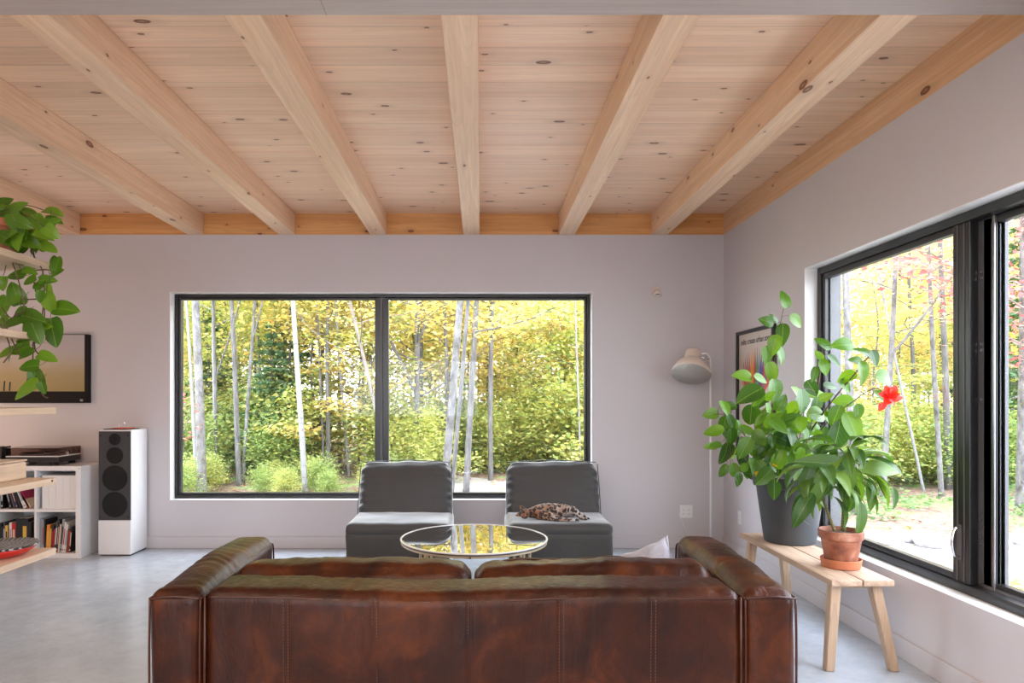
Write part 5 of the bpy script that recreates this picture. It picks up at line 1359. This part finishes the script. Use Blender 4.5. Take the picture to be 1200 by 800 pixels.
def scatter(n, ylo, yhi, k0, k1, protos, mind, scl, lab, grp, name=None, cat='tree', recolor=None):
    c = 0; t = 0
    while c < n and t < n*30:
        t += 1; y = math.sqrt(rng.uniform(ylo**2, yhi**2)); x = y*rng.uniform(k0, k1)
        if not free(x, y, mind): continue
        k = rng.randrange(len(protos)); place(protos[k], x, y, rng.uniform(0, 6.28), rng.uniform(*scl), lab, grp, cat); c += 1
# back window: x/y from about -.50 to .20 (with margin); right: .50 to .92
scatter(34, 17, 42, -.52, .24, tall, 1.9, (.8, 1.15), 'autumn tree standing deep in the wood seen through the back window', GB1)
scatter(22, 19, 44, .44, 1.0, [tall[2], tall[2], pnk, tall[1], tall[0], pnk], 2.0, (.8, 1.1), 'autumn tree standing deep in the wood seen through the right window', GB2)
scatter(46, 13.0, 26, -.50, .04, [tall[3], tall[4], tall[3]], .8, (.6, 1.05), 'slender bare-stemmed tree in the middle of the wood, back window', 'slender bare-stemmed trees behind the back window')
scatter(12, 13.0, 22, .46, .95, [tall[3], tall[4], tall[3]], .9, (.6, 1.05), 'slender bare-stemmed tree in the middle of the wood, right window', 'slender bare-stemmed trees behind the right window')
scatter(10, 14.2, 22, -.48, -.05, [sap[0], sap[1], sap[0], sap[1], sap[2]], 1.0, (.7, 1.1), 'leafy sapling with flat sprays of leaves behind the left back pane', 'leafy saplings behind the left back pane')
scatter(12, 15.0, 23, -.06, .20, [sap[0], sap[1], sap[1], sap[2]], .9, (.8, 1.25), 'leafy sapling with flat sprays of leaves behind the right back pane', 'leafy saplings behind the right back pane')
scatter(14, 12.8, 20, .48, .95, [sap[0], sap[1], sap[0], sap[2]], 1.0, (.7, 1.1), 'leafy sapling with flat sprays of leaves behind the right window', 'leafy saplings behind the right window')
scatter(12, 12.8, 17, -.48, -.08, shr, .7, (.8, 1.3), 'low green shrub under the trees behind the left back pane', 'low shrubs behind the left back pane', cat='shrub')
scatter(13, 11.0, 12.6, -.48, -.10, shr, .45, (.26, .42), 'low green shrub under the trees behind the left back pane', 'low shrubs behind the left back pane', cat='shrub')
scatter(9, 14.8, 17.5, -.08, .20, shr, .7, (.9, 1.4), 'low green shrub along the gravel behind the right back pane', 'low shrubs behind the right back pane', cat='shrub')
scatter(12, 11.8, 16, .50, .92, shr, .8, (.7, 1.1), 'low green shrub on the wood edge behind the right window', 'low shrubs behind the right window', cat='shrub')
for px, Y, s, lb in ((318, 14, .75, 'small fir low in the middle of the left back pane'), (345, 15.5, .9, 'small fir behind the white birch'), (250, 16, .9, 'small fir between trunks at the left back pane side')):
    place(con, (px-563)*Y/800, Y, px, s, lb)
place(con, (1215-563)*13.5/800, 13.5, 1, 1.35, 'layered green fir beside the thick pale trunk at the right edge')
def redmaple():
    t = tree(71, 6.5, .07, zlo=.30, nb=24, blen=2.2, nl=5200, lsize=.10, leafm='lf_r', rise=.4, flat=.15, spread=.25, barkm='bark_dark')
    t.name = 'red_maple_tree'; Y = 9.0; t.location = ((1250-563)*Y/800, Y, gz(7.7, Y)); tag(t, 'bright red maple at the upper right corner of the right window', 'tree')
    # small red shoot far left
    s = tree(72, 1.9, .012, zlo=.55, nb=6, blen=.35, nl=60, lsize=.10, leafm='lf_r', rise=.5, flat=.10, spread=.08)
    s.name = 'sapling'; Y = 11.0; x = (212-563)*Y/800; s.location = (x, Y, gz(x, Y)); tag(s, 'small shoot with a few red leaves at the left edge of the back window', 'sapling')
redmaple()
# boulders edging the gravel
def boulder(i, x, y, s, lab):
    b = MB(); b.ell((0, 0, s*.22), (s*.62, s*.42, s*.38), n=20, k=12)
    b.v = [tuple(Vector(v)*(1+.18*noise.noise(Vector(v)*3/s+Vector((i*7, 0, 0))))) for v in b.v]
    o = b.build('boulder', M['boulder'], None, smooth=True); o.location = (x, y, GZ+.0); o.rotation_euler = (0, 0, i)
    tag(o, lab, 'rock', 'boulders edging the gravel behind the right window')
M['boulder'] = bark('pale_granite', [(.3, (.2, .19, .19)), (.5, (.34, .33, .33)), (.7, (.46, .45, .45))], (1, 1, 1), 6)
for i, px in enumerate((1042, 1066, 1088, 1108, 1150, 1172, 1196, 1225)):
    Y = 7.55+.15*math.sin(i*2.1)
    side = 'left sash' if px < 1115 else 'right sash'
    boulder(i, (px-563)*Y/800, Y, .21+.06*math.sin(i*3.7), 'pale boulder lying at the gravel edge, seen through the right window\'s %s' % side)
# countless fallen leaves and low growth
def litter():
    n = 5200; x = nrs.uniform(-11, 16, n); y = nrs.uniform(7.2, 18, n)
    keep = np.ones(n, bool); keep &= ~((x > -1) & (y < 13) & (nrs.rand(n) > .35))
    x, y = x[keep], y[keep]; z = np.array([gz(a, c) for a, c in zip(x, y)])+.02
    o = leafcloud('fallen_leaves', np.stack([x, y, z], 1), .085, up=.9, m=M['lf_fall']); o['kind'] = 'stuff'; tag(o, 'fallen autumn leaves strewn over gravel and forest floor', 'leaves')
    n = 7000; x = nrs.uniform(4.4, 12, n); y = nrs.uniform(8.2, 13, n)
    k = np.array([noise.noise(Vector((a*.9, c*.9, 5))) for a, c in zip(x, y)]) > .02; x, y = x[k], y[k]
    z = np.array([gz(a, c) for a, c in zip(x, y)])+nrs.rand(len(x))*.16
    o = leafcloud('ground_cover', np.stack([x, y, z], 1), .075, up=.6, m=M['lf_fern']); o['kind'] = 'stuff'; tag(o, 'low green plants growing past the boulders', 'undergrowth')
    n = 900; x = nrs.normal(4.15, .38, n); y = nrs.normal(5.1, .22, n); z = GZ+nrs.rand(n)*.22
    o = leafcloud('ground_cover', np.stack([x, y, z], 1), .07, up=.6, m=M['lf_yg']); o['kind'] = 'stuff'; tag(o, 'low yellow green plants close outside the right window', 'undergrowth')
M['lf_fall'] = leafmat('fallen_leaf', [(.26, .11, .07), (.34, .19, .11), (.36, .25, .09), (.18, .08, .06)], None, .8, .2, tr=(1.4, 1.4, 1.1))
M['lf_fern'] = leafmat('fern_green', [(.09, .18, .07), (.14, .23, .09), (.19, .25, .09)], None, .6, .4, tr=(1.4, 1.4, 1.1))
litter()
# prototypes that were never placed are removed
bpy.context.view_layer.update()
for o in list(COL.objects):
    if o.type == 'EMPTY' and o.parent is None and 'label' not in o and o.get('kind') != 'structure':
        for ch in list(o.children): bpy.data.objects.remove(ch)
        bpy.data.objects.remove(o)
